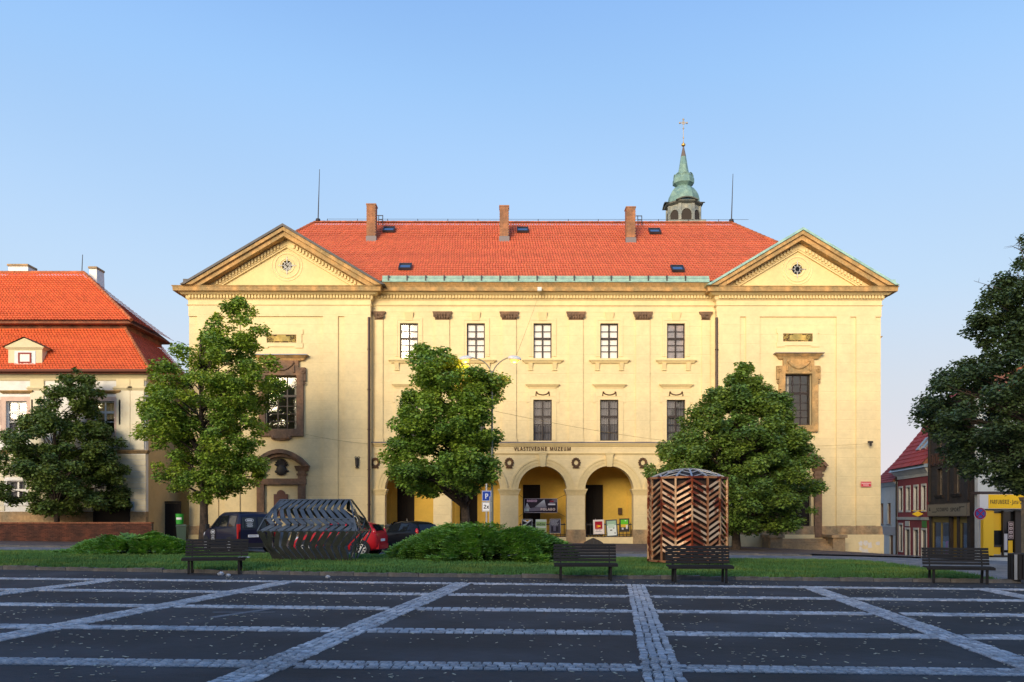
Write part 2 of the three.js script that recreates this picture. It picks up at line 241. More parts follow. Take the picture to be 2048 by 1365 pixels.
function windowPart(parent, x, y0, y1, w, z, o) {   // frame (the part) with a mesh per pane and what hangs behind it; z = front of the frame
  const cols = o.cols ?? 2, rows = o.rows, fm = o.frame ?? mat.frame, t = o.t ?? .07, geos = [], x0 = x - w / 2, x1 = x + w / 2, dz = .06;
  geos.push(B(x0, x0 + t, y0, y1, z - dz, z), B(x1 - t, x1, y0, y1, z - dz, z), B(x0 + t, x1 - t, y0, y0 + t, z - dz, z), B(x0 + t, x1 - t, y1 - t, y1, z - dz, z));
  const iw = w - 2 * t, ih = y1 - y0 - 2 * t, xs = Array.from({ length: cols + 1 }, (_, i) => x0 + t + iw * i / cols), ys = [0, ...rows, 1].map(f => y0 + t + ih * f), heavy = o.heavy ?? -1, m = o.m ?? .05;
  for (let i = 1; i < cols; i++) geos.push(B(xs[i] - m, xs[i] + m, y0 + t, y1 - t, z - dz + .004, z - .004));
  for (let j = 1; j < ys.length - 1; j++) { const h = j === heavy ? .07 : .022; for (let i = 0; i < cols; i++) geos.push(B(xs[i] + (i ? m : 0), xs[i + 1] - (i < cols - 1 ? m : 0), ys[j] - h, ys[j] + h, z - dz + (j === heavy ? -.0 : .012), z - .008)); }
  const f = part('window', geos, fm, parent, { label: o.label });
  for (let j = 0; j < ys.length - 1; j++) for (let i = 0; i < cols; i++) { const q = B(xs[i] + (i ? m : 0) - .004, xs[i + 1] - (i < cols - 1 ? m : 0) + .004, ys[j] - .004, ys[j + 1] + .004, z - .04, z - .034); part('pane', q, o.glass ?? mat.glass, f); }
  if (o.curtain) { const a = o.curtain, segs = [], n = 14, cx0 = a.x0 ?? x0, cx1 = a.x1 ?? x1; for (let k = 0; k < n; k++) { const u = cx0 + (cx1 - cx0) * k / n, u2 = cx0 + (cx1 - cx0) * (k + 1) / n, fz = a.fold ?? .02, q = k % 2 ? 1 : -1; const oz = z - (a.off ?? .2); segs.push(quadGeo([[u, a.y0 ?? y0, oz + fz * q], [u2, a.y0 ?? y0, oz - fz * q], [u2, y1, oz - fz * q], [u, y1, oz + fz * q]], [[0, 1, 2, 3]])); } part('curtain', segs, a.mat, f); }
  return f;
}
function festoon(x, y, w, d, z, r) { const pts = []; for (let k = 0; k <= 10; k++) { const u = k / 10 * 2 - 1; pts.push(V(x + u * w / 2, y - d * (1 - u * u), z)); } const g = [tube(pts, r, 16, 6)]; for (const s of [-1, 1]) g.push(new THREE.SphereGeometry(r * 1.5, 8, 6).translate(x + s * w / 2, y + r, z), new THREE.CylinderGeometry(r * .5, r * 1.1, d * 1.3, 7).translate(x + s * (w / 2 + r), y - d * .8, z)); return g; }

// ---------------------------------------------------------------- the museum (local z points to the viewer; front plane of the middle block is z = 0)
const museum = thing('museum_building', 'long pale yellow museum with two pediments, an arcade and a red tiled roof', 'building', [0, 0, -55], .004);
{
  const U = .03235, X = p => (p - 1024) * U, Y = p => 1.75 + (1034 - p) * U, wx = p => X(p) * .991, wy = p => 1.75 + (1034 - p) * U * .991;   // survey units: 3.2 cm on the front plane; wings stand half a metre forward
  const bays = [0, 1, 2, 3, 4].map(k => X(818 + 133.6 * k)), BW = 133.6 * U, xL = X(741), xR = X(1434), yLedge = Y(886);
  // --- middle block walls
  const up = rectShape(xL, xR, yLedge, Y(624)); for (const b of bays) { rectHole(up, b - .6, b + .6, Y(882), Y(800)); rectHole(up, b - .585, b + .585, Y(718), Y(647)); }
  part('wall', extrude(up, .45, -.45), mat.facade, museum);
  const low = rectShape(xL, xR, -.9, yLedge - .002), ho = 1.57, ys = 3.465;
  for (const b of bays) { const h = new THREE.Path(); h.moveTo(b - ho, .42); h.lineTo(b + ho, .42); h.lineTo(b + ho, ys); h.absarc(b, ys, ho, 0, Math.PI, false); h.lineTo(b - ho, .42); low.holes.push(h); }
  part('arcade_wall', extrude(low, .8, -.8, 24), mat.facade, museum);
  // --- arcade passage
  part('passage_floor', B(xL + .01, xR - .01, .2, .415, -3.6, -.81), mat.plinth, museum);
  part('passage_ceiling', B(xL + .01, xR - .01, 5.5, 5.7, -3.6, -.81), mat.arcade, museum);
  const bw = rectShape(xL, xR, .42, 5.5); for (const b of bays) rectHole(bw, b - 1.22, b - .02, .44, 3.95);
  part('passage_wall', [extrude(bw, .25, -3.6), ...[0, 1, 2, 3, 4, 5].map(k => B(bays[0] + (k - .5) * BW - .5, bays[0] + (k - .5) * BW + .5, .42, 3.2, -3.35, -3.25)), ...[0, 1, 2, 3, 4, 5].map(k => layer(bays[0] + (k - .5) * BW - .5, bays[0] + (k - .5) * BW + .5, 3.2, 3.5, -3.25, .03, .1, .1))], mat.arcade, museum);
  for (const b of bays) { const d = part('door', [B(b - 1.21, b - .03, .44, 3.94, -3.6, -3.52), B(b - 1.21, b - 1.1, .44, 3.94, -3.52, -3.45), B(b - .14, b - .03, .44, 3.94, -3.52, -3.45), B(b - .66, b - .58, .44, 3.94, -3.52, -3.46), B(b - 1.1, b - .14, 2.85, 2.95, -3.52, -3.46)], mat.door, museum); part('door_handle', B(b - .56, b - .53, 1.4, 1.6, -3.46, -3.40), mat.steel, d); }
  part('notice_box', B(bays[3] + .98, bays[3] + 1.25, 1.9, 2.35, -3.25, -3.15), mat.orna, museum);
  // --- piers: plinth, impost; archivolts, keystones, wreaths
  for (let k = 0; k < 6; k++) {
    const c = bays[0] + (k - .5) * BW, e0 = k === 0 ? xL + .22 : c - (BW / 2 - ho), e1 = k === 5 ? xR - .02 : c + (BW / 2 - ho);
    part('pier_plinth', B(e0 - .04, e1 + .04, -.9, .91, -.84, .05), mat.plinth, museum);
    part('impost', [layer(e0, e1, Y(990), Y(986), -.0, .03, .06, .78), layer(e0, e1, Y(986), Y(980.5), 0, .06, .14, .78), layer(e0, e1, Y(980.5), Y(978.5), 0, .15, .15, .78)], mat.trim, museum);
    const wxp = k === 0 ? xL + .32 : k === 5 ? xR - .5 : c;
    part('wreath', [new THREE.TorusGeometry(.215, .075, 8, 20).scale(.95, 1.1, .8).translate(wxp, Y(926), .06), ...Array.from({ length: 12 }, (_, q) => new THREE.SphereGeometry(.06, 6, 4).translate(wxp + Math.cos(q * .52) * .25, Y(926) + Math.sin(q * .52) * .28, .08)), new THREE.BoxGeometry(.42, .07, .08).translate(wxp, Y(926) - .33, .05)], mat.orna, museum);
  }
  for (const b of bays) {
    const ring = (a, c, p) => { const s = new THREE.Shape(); s.absarc(b, ys, c, 0, Math.PI, false); s.absarc(b, ys, a, Math.PI, 0, true); s.closePath(); return extrude(s, p, .001, 28); };
    part('archivolt', [ring(ho, ho + .2, .045), ring(ho + .202, ho + .4, .075), ring(ho + .402, ho + .5, .115)], mat.trim, museum);
    part('keystone', [extrude(poly([[b - .16, ys + ho - .06], [b + .16, ys + ho - .06], [b + .25, 5.86], [b - .25, 5.86]]), .22, .002), layer(b - .24, b + .24, 5.72, 5.86, .2, .02, .07, .2)], mat.trim, museum);
    // parapet and railing
    part('parapet', B(b - ho + .01, b + ho - .01, -.9, .40, -.62, -.12), mat.plinth, museum);
    const rl = [B(b - ho + .06, b + ho - .06, 1.20, 1.27, -.43, -.36), B(b - ho + .06, b + ho - .06, .55, .59, -.42, -.37)]; const rail = part('railing', rl, mat.iron, museum);
    const bar = boxUV(plain(new THREE.CylinderGeometry(.024, .024, .96, 5))); for (let q = 0; q < 13; q++) share('railing_bar', bar, mat.iron, rail, [b - ho + .14 + q * .238, .88, -.395]);
  }
  part('frieze_moulding', [layer(xL + .35, xR - .02, Y(910), Y(907), 0, .03, .09, .2), layer(xL + .35, xR - .02, Y(894), Y(889), 0, .04, .16, .2), layer(xL + .3, xR - .02, Y(889), Y(887), 0, .18, .2, .2)], mat.trim, museum);
  part('ledge_flashing', layer(xL + .28, xR - .02, Y(887), Y(885), 0, .24, .22, .2), mat.lead, museum);
  // --- name over the arcade
  {
    const font = await new FontLoader().loadAsync('fonts/droid/droid_sans_bold.typeface.json');
    const size = .235, geos = []; let cx = 0; const adv = ch => (font.data.glyphs[ch] ?? font.data.glyphs.O).ha / font.data.resolution * size * 1.22 + .045;
    for (const ch of 'VLASTIVĚDNÉ MUZEUM') {
      const base = { 'Ě': 'E', 'É': 'E' }[ch] ?? ch; if (ch === ' ') { cx += .19; continue; }
      geos.push(new TextGeometry(base, { font, size, depth: .05, curveSegments: 4, bevelEnabled: false }).scale(1.22, 1, 1).translate(cx, 0, 0));
      if (ch === 'É') geos.push(new THREE.BoxGeometry(.11, .035, .05).rotateZ(.7).translate(cx + .11, size * 1.03, .025));
      if (ch === 'Ě') for (const s of [-1, 1]) geos.push(new THREE.BoxGeometry(.075, .03, .05).rotateZ(s * .7).translate(cx + .1 + s * .027, size * 1.03, .025));
      cx += adv(base);
    }
    const w = cx, k = 3.72 / w, tx = X(1028); part('lettering', geos.map(g => g.scale(k, 1, 1).translate(tx, Y(902), .012)), mat.orna, museum, { label: 'raised brown capital letters reading VLASTIVĚDNÉ MUZEUM' });
  }
  // --- windows of the middle block and their dressings
  const hb = [.17, .335, .56, .78];
  bays.forEach((b, i) => {
    windowPart(museum, b, Y(718), Y(647), 1.17, -.16, { rows: [.2, .4, .60, .8].map((f, q) => [.2, .385, .585, .80][q]), heavy: 3, label: i === 4 ? 'upper window with a lace curtain' : undefined, curtain: { mat: i === 4 ? S(lin(.42, .36, .36), { map: T.stone }) : mat.blind, fold: .003, off: .1 } });  // pale blinds also stand in for sky reflected in the panes
    windowPart(museum, b, Y(882), Y(800), 1.2, -.16, { rows: [.2, .4, .60, .8].map((f, q) => [.2, .395, .60, .81][q]), heavy: 3, curtain: { mat: mat.sheer, fold: .03 } });
    part('sill', [layer(b - 1.05, b + 1.05, Y(727), Y(722.5), 0, .1, .2, .1), layer(b - 1.08, b + 1.08, Y(722.5), Y(720), 0, .24, .24, .1), B(b - .6, b + .6, Y(720) + .001, Y(718) + .004, -.15, .2)], mat.trim, museum);
    for (const s of [-1, 1]) part('bracket', [layer(b + s * .78 - .12, b + s * .78 + .12, Y(740), Y(727) - .001, 0, .06, .18, .1, .1), B(b + s * .78 - .15, b + s * .78 + .15, Y(741.5), Y(740), -.1, .1)], mat.trim, museum);
    const fr = (w, y0, y1, w2, y2, p) => { const s = rectShape(b - w2, b + w2, y0, y2); rectHole(s, b - w, b + w, y0 - .0 + .001, y1); const q = poly([[b - w2, y0], [b - w, y0], [b - w, y1], [b + w, y1], [b + w, y0], [b + w2, y0], [b + w2, y2], [b - w2, y2]]); return extrude(q, p, .001); };
    part('window_surround', [fr(.585, Y(718) + .15, Y(647), .74, Y(641), .03), fr(.742, Y(718) + .15, Y(641) + .002, .88, Y(636.5), .055)], mat.facade, museum);
    part('keystone', layer(b - .2, b + .2, Y(642), Y(625), 0, .07, .18, .05, .5), mat.trim, museum);
    part('window_surround', [fr(.6, Y(882), Y(800), .78, Y(794), .03), fr(.782, Y(882), Y(794) + .002, .90, Y(790), .055), B(b - 1.07, b - .905, Y(806), Y(785), 0, .05), B(b + .905, b + 1.07, Y(806), Y(785), 0, .05), B(b - .9, b + .9, Y(790) + .002, Y(778), 0, .04)], mat.facade, museum);
    part('window_hood', [layer(b - .82, b + .82, Y(778), Y(775), 0, .06, .08, .05), layer(b - .84, b + .84, Y(775), Y(770.5), 0, .1, .22, .05), layer(b - .86, b + .86, Y(770.5), Y(769), 0, .24, .24, .05)], mat.trim, museum);
    part('festoon', festoon(b, Y(786.5), .78, .13, .07, .042), mat.orna, museum);
  });
  // --- pilasters and capitals
  for (let k = 0; k < 6; k++) {
    const c = k === 0 ? X(758) : k === 5 ? X(1412) : bays[0] + (k - .5) * BW, hw = k % 5 ? .455 : .26;
    part('pilaster', [B(c - hw, c + hw, Y(878), Y(641), -.05, .10), B(c - hw - .04, c + hw + .04, Y(885) + .02, Y(878), -.05, .14)], mat.facade, museum);
    const g = [layer(c - hw, c + hw, Y(641), Y(638.5), .07, .0, .03, .1), layer(c - hw + .03, c + hw - .03, Y(638.5), Y(629), .07, .02, .10, .1), layer(c - hw - .06, c + hw + .06, Y(629), Y(624.5), .07, .08, .12, .1)];
    for (const s of k % 5 ? [-1, 1] : [0]) { const vx = s ? c + s * (hw - .02) : c + (k ? -.2 : .2); g.push(new THREE.TorusGeometry(.11, .045, 6, 12).translate(vx, Y(633), .24), new THREE.SphereGeometry(.07, 6, 5).translate(vx, Y(633), .26)); }
    for (let q = -2; q <= 2; q++) if (k % 5 || Math.abs(q) < 2) g.push(new THREE.SphereGeometry(.075, 6, 5).scale(.8, 1.5, .6).translate(c + q * hw * .36, Y(636), .17), new THREE.SphereGeometry(.06, 6, 5).scale(.9, 1.2, .6).translate(c + q * hw * .4, Y(630.5), .23));
    part('capital', g, mat.sandDark, museum);
  }
  // --- entablature of the middle block
  const dent = (x0, x1, y0, y1, z, step = .2) => { const g = []; for (let x = x0 + .08; x < x1 - .08; x += step) g.push(B(x, x + step * .62, y0, y1, z, z + .14)); return g; };
  const ent = (x0, x1, z, Yf, top, ends) => {
    part('entablature', [layer(x0, x1, Yf(top), Yf(613), z, .02, .02, .4, ends), layer(x0, x1, Yf(613), Yf(611), z, .06, .12, .4, ends), layer(x0, x1, Yf(611), Yf(601.5), z, .03, .03, .4, ends), layer(x0, x1, Yf(601.5), Yf(599), z, .06, .12, .4, ends)], mat.facade, museum);
    part('dentil_band', [layer(x0, x1, Yf(599), Yf(592), z, .14, .16, .4, ends), ...dent(x0, x1, Yf(598.5), Yf(592.2), z + .145), layer(x0, x1, Yf(592), Yf(588), z, .34, .5, .4, ends)], mat.trim, museum, { stuff: true });
    part('cornice', [layer(x0, x1, Yf(588), Yf(580), z, .74, .76, .5, ends), layer(x0, x1, Yf(580), Yf(578), z, .78, .82, .5, ends)], mat.sand, museum);
  };
  ent(xL + .02, xR - .02, 0, Y, 624.4, 0);
  part('cornice', [layer(xL, xR, Y(578) + .001, Y(573), 0, .82, .98, .5, 0)], mat.sand, museum);
  const gut = part('gutter', [layer(xL + .9, xR - .7, Y(573) + .001, Y(571), 0, 1.04, 1.06, .6, 0), layer(xL + .9, xR - .7, Y(571), Y(566), 0, 1.0, 1.03, .6, 0), layer(xL + .9, xR - .7, Y(565), Y(560), 0, .88, .92, .6, 0)], mat.copper, museum);
  const r = rng(55); for (let k = 0; k < 17; k++) { const gx = xL + 1.3 + k * 1.18; part('gutter_bracket', [B(gx - .035, gx + .035, Y(571), Y(560), .6, 1.1 - .02)], mat.darkMetal, gut); }
  part('gutter_edge', [B(xL + .9, xR - .7, Y(566) + .001, Y(565) - .001, .6, .97)], mat.darkMetal, gut);

  // --- the two wings
  const wing = (side, e0, e1, c0, sc) => {
    const x0 = wx(e0), x1 = wx(e1), c = wx(c0), z = .5, k = .991, px = v => c + v * U * k * sc;   // px(): offsets from the wing's axis
    const winHW = side < 0 ? 1.0 : .86, wy0 = wy(side < 0 ? 860 : 851), wy1 = wy(side < 0 ? 752 : 748);
    const s = rectShape(x0, x1, -2.2, wy(598)); rectHole(s, c - winHW, c + winHW, wy0, wy1); if (side > 0) rectHole(s, c - .86, c + .86, .35, wy(985));
    part('wall', extrude(s, .4, .04), mat.facade, museum, { label: side < 0 ? 'left wing front wall' : 'right wing front wall' });
    // raised lesenes leave narrow sunk strips between them
    const st = [[-119.5 - 6.5, -119.5 + 6.5], [-83, 83], [119.5 - 6.5, 119.5 + 6.5]].map(q => q.map(px)), yb = wy(1053), yt = wy(633.5), les = [[x0 + (side < 0 ? .55 : 0), st[0][0]], [st[0][1], st[1][0]], [st[1][1], st[2][0]], [st[2][1], x1 - (side > 0 ? .38 : 0)]];
    for (const [a, b] of les) part('lesene', B(a, b, yb, yt, .44, .55), mat.facade, museum);
    part('wall_band', B(x0, x1, yt, wy(598), .44, .552), mat.facade, museum);
    part('plinth', [layer(x0, x1, wy(1070), wy(1053) + .002, .5, .12, .07, .4, .6), ...les.map(([a, b]) => layer(a, b, wy(1066), wy(1052), .5, .15, .13, .1, 0))], mat.plinth, museum);
    part('foundation', B(x0 - .12, x1 + .12, -2.2, wy(1070) + .001, .1, .64), side > 0 ? mat.facade : mat.trim, museum);
    if (side > 0) { const q9 = rng(17), bl = []; for (let n = 0; n < 9; n++) { const s9 = new THREE.Shape(), bx = x1 - .15 - q9() * 1.5, by = wy(1096) - .45 + q9() * .95, rr9 = .1 + q9() * .2; for (let v = 0; v < 11; v++) { const a9 = v / 11 * 6.283, r9 = rr9 * (.6 + q9() * .7); s9[v ? 'lineTo' : 'moveTo'](bx + Math.cos(a9) * r9 * .8, by + Math.sin(a9) * r9); } bl.push(extrude(s9, .004 + n * .0007, .638)); } part('bare_plaster', bl, S(lin(.74, .70, .66), { map: T.plaster }), museum, { label: 'patches where the yellow paint has flaked off' }); }
    ent(x0, x1, z, wy, 622, 1);
    // pediment
    const yB = wy(578), hwid = (side < 0 ? 201 : 205) * U * k * sc, pc = side < 0 ? wx(574) : wx(1596), rise = (side < 0 ? 119 : 113) * U * k, sl = rise / hwid;
    const chev = (o1, o2) => { const t1 = hwid - o1 / sl, t2 = hwid - o2 / sl; return poly([[pc - t1, yB], [pc - t2, yB], [pc, yB + t2 * sl], [pc + t2, yB], [pc + t1, yB], [pc, yB + t1 * sl]]); };
    const cap = side < 0 ? mat.darkMetal : mat.copper, top = rise * 1.0, P = px => px * U / Math.cos(Math.atan(sl));
    const ped = part('pediment', [extrude(chev(P(4.3), P(11)), 1.45, .05), extrude(chev(P(11), P(19)), 1.28, .05)], mat.sand, museum, { label: 'sloping brown stone cornice of the pediment' });
    part('flashing', extrude(chev(0, P(4.2)), 1.55, .05), cap, ped);
    part('flashing', [B(pc - hwid - .02, pc - hwid + .75, yB + .28, yB + .48, -.6, 1.0), B(pc + hwid - .75, pc + hwid + .02, yB + .28, yB + .48, -.6, 1.0)].slice(side < 0 ? 0 : 1, side < 0 ? 1 : 2), cap, ped);
    const g = [extrude(chev(P(19), P(29)), .62, .05)]; for (const sd of [-1, 1]) for (let t = .5; t < hwid - P(26) / sl - .3; t += .205) { const yy = yB + (hwid - t) * sl - P(19) - .02; g.push(B(pc + sd * t - .06, pc + sd * t + .06, yy - .27, yy - .06, .6, .80)); }
    part('dentil_band', g, mat.trim, ped, { stuff: true });
    part('moulding', extrude(chev(P(29), P(32)), .56, .05), mat.trim, ped);
    const ty = poly([[pc - hwid + P(20) / sl, yB - .05], [pc + hwid - P(20) / sl, yB - .05], [pc, yB + rise - P(20)]]), oy = wy(side < 0 ? 532 : 538), hole = new THREE.Path(); hole.absarc(pc, oy, .34, 0, Math.PI * 2, true); ty.holes.push(hole);
    part('tympanum', extrude(ty, .35, .12, 24), S(lin(.78, .65, .33), { map: T.wall }), ped);
    part('oculus_ring', [new THREE.TorusGeometry(.46, .045, 6, 28).translate(pc, oy, .47), new THREE.TorusGeometry(.78, .05, 6, 32).translate(pc, oy, .47), new THREE.TorusGeometry(.97, .035, 6, 36).translate(pc, oy, .47)], mat.facade, ped);
    const star = []; for (let q = 0; q < 8; q++) { const a = q * Math.PI / 4, L = q % 2 ? .34 : .58; for (const o of [-.09, .09]) star.push(rod(V(pc + Math.cos(a + o * 2) * .16, oy + Math.sin(a + o * 2) * .16, .5), V(pc + Math.cos(a) * L, oy + Math.sin(a) * L, .5), .018)); } star.push(new THREE.TorusGeometry(.17, .025, 5, 16).translate(pc, oy, .5));
    part('oculus_star', star, mat.steel, ped); part('oculus_backing', new THREE.CylinderGeometry(.42, .42, .04, 20).rotateX(Math.PI / 2).translate(pc, oy, .16), mat.darkGlass, ped);  // opaque dark disc stands in for the unlit space behind the oculus
    // roof of the wing behind its pediment
    const A = V(pc - hwid, yB + .02, .1), Bv = V(pc + hwid, yB + .02, .1), Cv = V(pc, yB + rise + .02, .1), back = -9;
    part('wing_roof', deck([A, Bv, Cv, V(A.x, A.y, back), V(Bv.x, Bv.y, back), V(Cv.x, Cv.y, back)], [[0, 2, 5, 3], [2, 1, 4, 5], [3, 5, 4], [0, 1, 2]]), cap, museum);
    // big window with its sandstone dressing
    const sm = side < 0 ? mat.sandDark : mat.sand, oW = winHW + .42 * sc;
    windowPart(museum, c, wy0, wy1, winHW * 2, .22, { cols: 3, t: .09, m: .035, rows: [.14, .29, .44, .64, .82], heavy: 4, curtain: side < 0 ? { mat: mat.drape, x0: c + winHW - .28, x1: c + winHW - .02, fold: .03 } : { mat: mat.drape, x0: c - winHW + .3, x1: c - winHW + .42, fold: .02 } });
    const wf = poly([[c - oW, wy0 - .42], [c + oW, wy0 - .42], [c + oW, wy1 + .42], [c + oW + .14, wy1 + .42], [c + oW + .14, wy1 + .5], [c + winHW + .12, wy1 + .5], [c + winHW + .12, wy1 + .95], [c - winHW - .12, wy1 + .95], [c - winHW - .12, wy1 + .5], [c - oW - .14, wy1 + .5], [c - oW - .14, wy1 + .42], [c - oW, wy1 + .42]]); rectHole(wf, c - winHW, c + winHW, wy0, wy1);
    const sur = part('window_surround', [extrude(wf, .22, .45), ...[-1, 1].map(q => B(c + q * (oW + .03) - .13, c + q * (oW + .03) + .13, wy1 - .35, wy1 + .42, .5, .64))], sm, museum, { label: side < 0 ? 'weathered dark sandstone window surround' : 'light brown sandstone window surround' });
    part('festoon', festoon(c, wy1 + .72, winHW * 1.55, .38, .70, .07), sm, sur);
    part('scroll', [-1, 1].map(q => [new THREE.TorusGeometry(.10, .05, 6, 12).translate(c + q * oW, wy1 + .22, .67), new THREE.TorusGeometry(.07, .04, 6, 12).translate(c + q * (oW + .06), wy1 - .5, .6)]).flat(), sm, sur);
    part('hood', [layer(c - oW + .1, c + oW - .1, wy1 + .95, wy1 + 1.1, .5, .12, .2, .05), layer(c - oW + .12, c + oW - .12, wy1 + 1.1, wy1 + 1.26, .5, .22, .38, .05)], mat.sand, sur); part('flashing', layer(c - oW + .1, c + oW - .1, wy1 + 1.262, wy1 + 1.31, .5, .44, .42, .05), side < 0 ? mat.steel : mat.lead, sur);
    part('console', [new THREE.SphereGeometry(.3, 10, 6).scale(2, .55, .35).translate(c, wy0 - .55, .58), new THREE.SphereGeometry(.16, 8, 6).translate(c - .5, wy0 - .5, .58), new THREE.SphereGeometry(.16, 8, 6).translate(c + .5, wy0 - .5, .58), B(c - .4, c + .4, wy0 - .56, wy0 - .42, .5, .72)], mat.sandDark, sur);
    // relief panel above
    const ry0 = wy(side < 0 ? 686 : 683), ry1 = wy(side < 0 ? 670 : 667), rw = .95;
    const fp = poly([[c - rw - .42, ry0 - .34], [c - rw + .1, ry0 - .34], [c - rw + .1, ry0 - .26], [c + rw - .1, ry0 - .26], [c + rw - .1, ry0 - .34], [c + rw + .42, ry0 - .34], [c + rw + .42, ry0 - .02], [c + rw + .34, ry0 - .02], [c + rw + .34, ry1 + .02], [c + rw + .42, ry1 + .02], [c + rw + .42, ry1 + .34], [c + rw - .1, ry1 + .34], [c + rw - .1, ry1 + .26], [c - rw + .1, ry1 + .26], [c - rw + .1, ry1 + .34], [c - rw - .42, ry1 + .34], [c - rw - .42, ry1 + .02], [c - rw - .34, ry1 + .02], [c - rw - .34, ry0 - .02], [c - rw - .42, ry0 - .02]]); rectHole(fp, c - rw, c + rw, ry0, ry1);
    const pf = part('panel_frame', extrude(fp, .07, .44), mat.facade, museum); part('panel_ground', B(c - rw, c + rw, ry0, ry1, .40, .445), S(lin(.13, .075, .03), { map: T.stone }), pf);
    const orn = [], q = rng(side + 90); for (let n = 0; n < 70; n++) { const u = q() * 2 - 1, v = q(); if (Math.abs(u) < .55 && v > .15 && v < .85) continue; orn.push(new THREE.TorusGeometry(.045 + q() * .03, .018, 4, 9, 3 + q() * 3).rotateZ(q() * 6).translate(c + u * (rw - .06), ry0 + .05 + v * (ry1 - ry0 - .1), .46)); } orn.push(B(c - .52, c + .52, ry0 + .1, ry1 - .1, .445, .465), B(c - .28, c + .28, ry1 - .1, ry1 - .02, .445, .47));
    part('relief', orn, S(lin(.62, .46, .14), { map: T.stone }), pf);
    // portal with segmental pediment
    const pw = 1.72 * (side < 0 ? 1 : .97), jw = .46, yA = wy(970), arcY = wy(933), arcT = wy(900);
    const pg = [B(c - pw + .18, c - pw + .18 + jw, wy(1076), yA, .45, .68), B(c + pw - .18 - jw, c + pw - .18, wy(1076), yA, .45, .68), B(c - pw + .12, c + pw - .12, yA, wy(958), .45, .72)];
    for (const q2 of [-1, 1]) pg.push(B(c + q2 * (pw - .4) - .24, c + q2 * (pw - .4) + .24, wy(958), wy(940), .45, .66), layer(c + q2 * (pw - .36) - .3, c + q2 * (pw - .36) + .3, wy(943), arcY, .45, .2, .4, .05, .4), layer(c + q2 * (pw - .38) - .26, c + q2 * (pw - .38) + .26, wy(952), wy(948), .45, .22, .26, .05, .3));
    const seg = (o, i) => { const sp = new THREE.Shape(), n = 16, ho2 = arcT - arcY; for (let t = 0; t <= n; t++) { const u = t / n * 2 - 1; sp[t ? 'lineTo' : 'moveTo'](c + u * (pw + .12 - o), arcY + (ho2 - o) * (1 - u * u) - (o ? 0 : 0)); } for (let t = n; t >= 0; t--) { const u = t / n * 2 - 1; sp.lineTo(c + u * (pw + .12 - i), arcY - (i - o) * .25 + (ho2 - i) * (1 - u * u)); } return sp; };
    pg.push(extrude(seg(0, .2), .62, .45), extrude(seg(.2, .42), .42, .45));
    const por = part('portal', pg, mat.sandDark, museum, { label: side < 0 ? 'blocked stone portal with curved pediment' : 'stone portal with curved pediment over the door' });
    if (side < 0) {
      const er = []; for (let n = 0; n < 9; n++) er.push(rod(V(c, wy(938), .52), V(c + Math.cos(.5 + n * .27) * .46, wy(938) + Math.sin(.5 + n * .27) * .62, .54), .05, .07, 5)); er.push(new THREE.SphereGeometry(.34, 10, 8).scale(1, 1.1, .35).translate(c, wy(941), .53), new THREE.SphereGeometry(.13, 8, 6).scale(1, .8, .4).translate(c - .3, wy(944), .53), B(c - .28, c + .28, wy(950), wy(947), .5, .58), rod(V(c + .1, wy(938), .55), V(c + .46, wy(944), .55), .06));
      part('emblem', er, mat.iron, por, { label: 'dark metal emblem in the arch of the portal' });
      const pl = part('memorial_plaque', [B(c - .48, c + .42, wy(1033), wy(989), .45, .56), extrude((() => { const q2 = new THREE.Shape(); q2.absarc(c - .03, wy(989), .26, 0, Math.PI); return q2; })(), .1, .46)], S(lin(.14, .05, .035), { roughness: .5 }), por);
      const lines = []; for (let n = 0; n < 8; n++) lines.push(B(c - .36 + (n % 3) * .04, c + .3 - (n % 2) * .08, wy(996) - n * .13, wy(996) - n * .13 + .03, .56, .565)); part('inscription', lines, S(lin(.22, .10, .06)), pl);
    } else {
      part('door', [B(c - .86, c + .86, .35, wy(985), .08, .14), ...[-.44, .44].map(o => [B(c + o - .34, c + o + .34, .6, 1.5, .14, .17), B(c + o - .34, c + o + .34, 1.7, 3.0, .14, .17)]).flat()], mat.door, por);
      const st2 = part('steps', B(c - 1.9, c + 1.9, -2, -.4, .64, 2.75), mat.plinth, museum); for (let n = 0; n < 5; n++) part('step', B(c - 1.55, c + 1.55, -.4 + n * .15 - (n ? 0 : .2), -.252 + n * .15, .645, 2.6 - n * .36), mat.plinth, st2);
      for (const q2 of [-1, 1]) part('step_wall', [B(c + q2 * 1.95 - .38, c + q2 * 1.95 + .38, -2, wy(1075), .65, 2.3), B(c + q2 * 1.95 - .48, c + q2 * 1.95 + .48, wy(1075), wy(1069.5), .65, 2.42)], mat.plinth, st2);
    }
  };
  wing(-1, 378, 741, 563, 1.0); wing(1, 1434, 1764, 1597, .925);
  // downpipes
  for (const p of [738.5, 1433]) part('downpipe', [rod(V(wx(p), p < 1000 ? -.2 : -.6, .62), V(wx(p), wy(636), .62), .085, .085, 10), ...[700, 780, 860, 940, 1010].map(q => new THREE.TorusGeometry(.1, .025, 5, 12).rotateX(Math.PI / 2).translate(wx(p), wy(q), .62))], mat.pipe, museum);
  // body of the building behind the front
  const xa = wx(378), xb = wx(1764), back = -18;
  part('side_wall', [B(xa, xa + .4, -2.2, wy(598), back, .03), B(xb - .4, xb, -2.2, wy(598), back, .03), B(xa + .4, xb - .4, -2.2, wy(598), back, back + .4)], mat.facade, museum);
  part('cornice', [B(xa - .7, xa + .2, wy(588), wy(578), back - .6, -.01), B(xb - .2, xb + .7, wy(588), wy(578), back - .6, -.01), layer(xb - .02, xb - .01, wy(672), wy(668), -.5, .3, .4, .2)], mat.sand, museum);
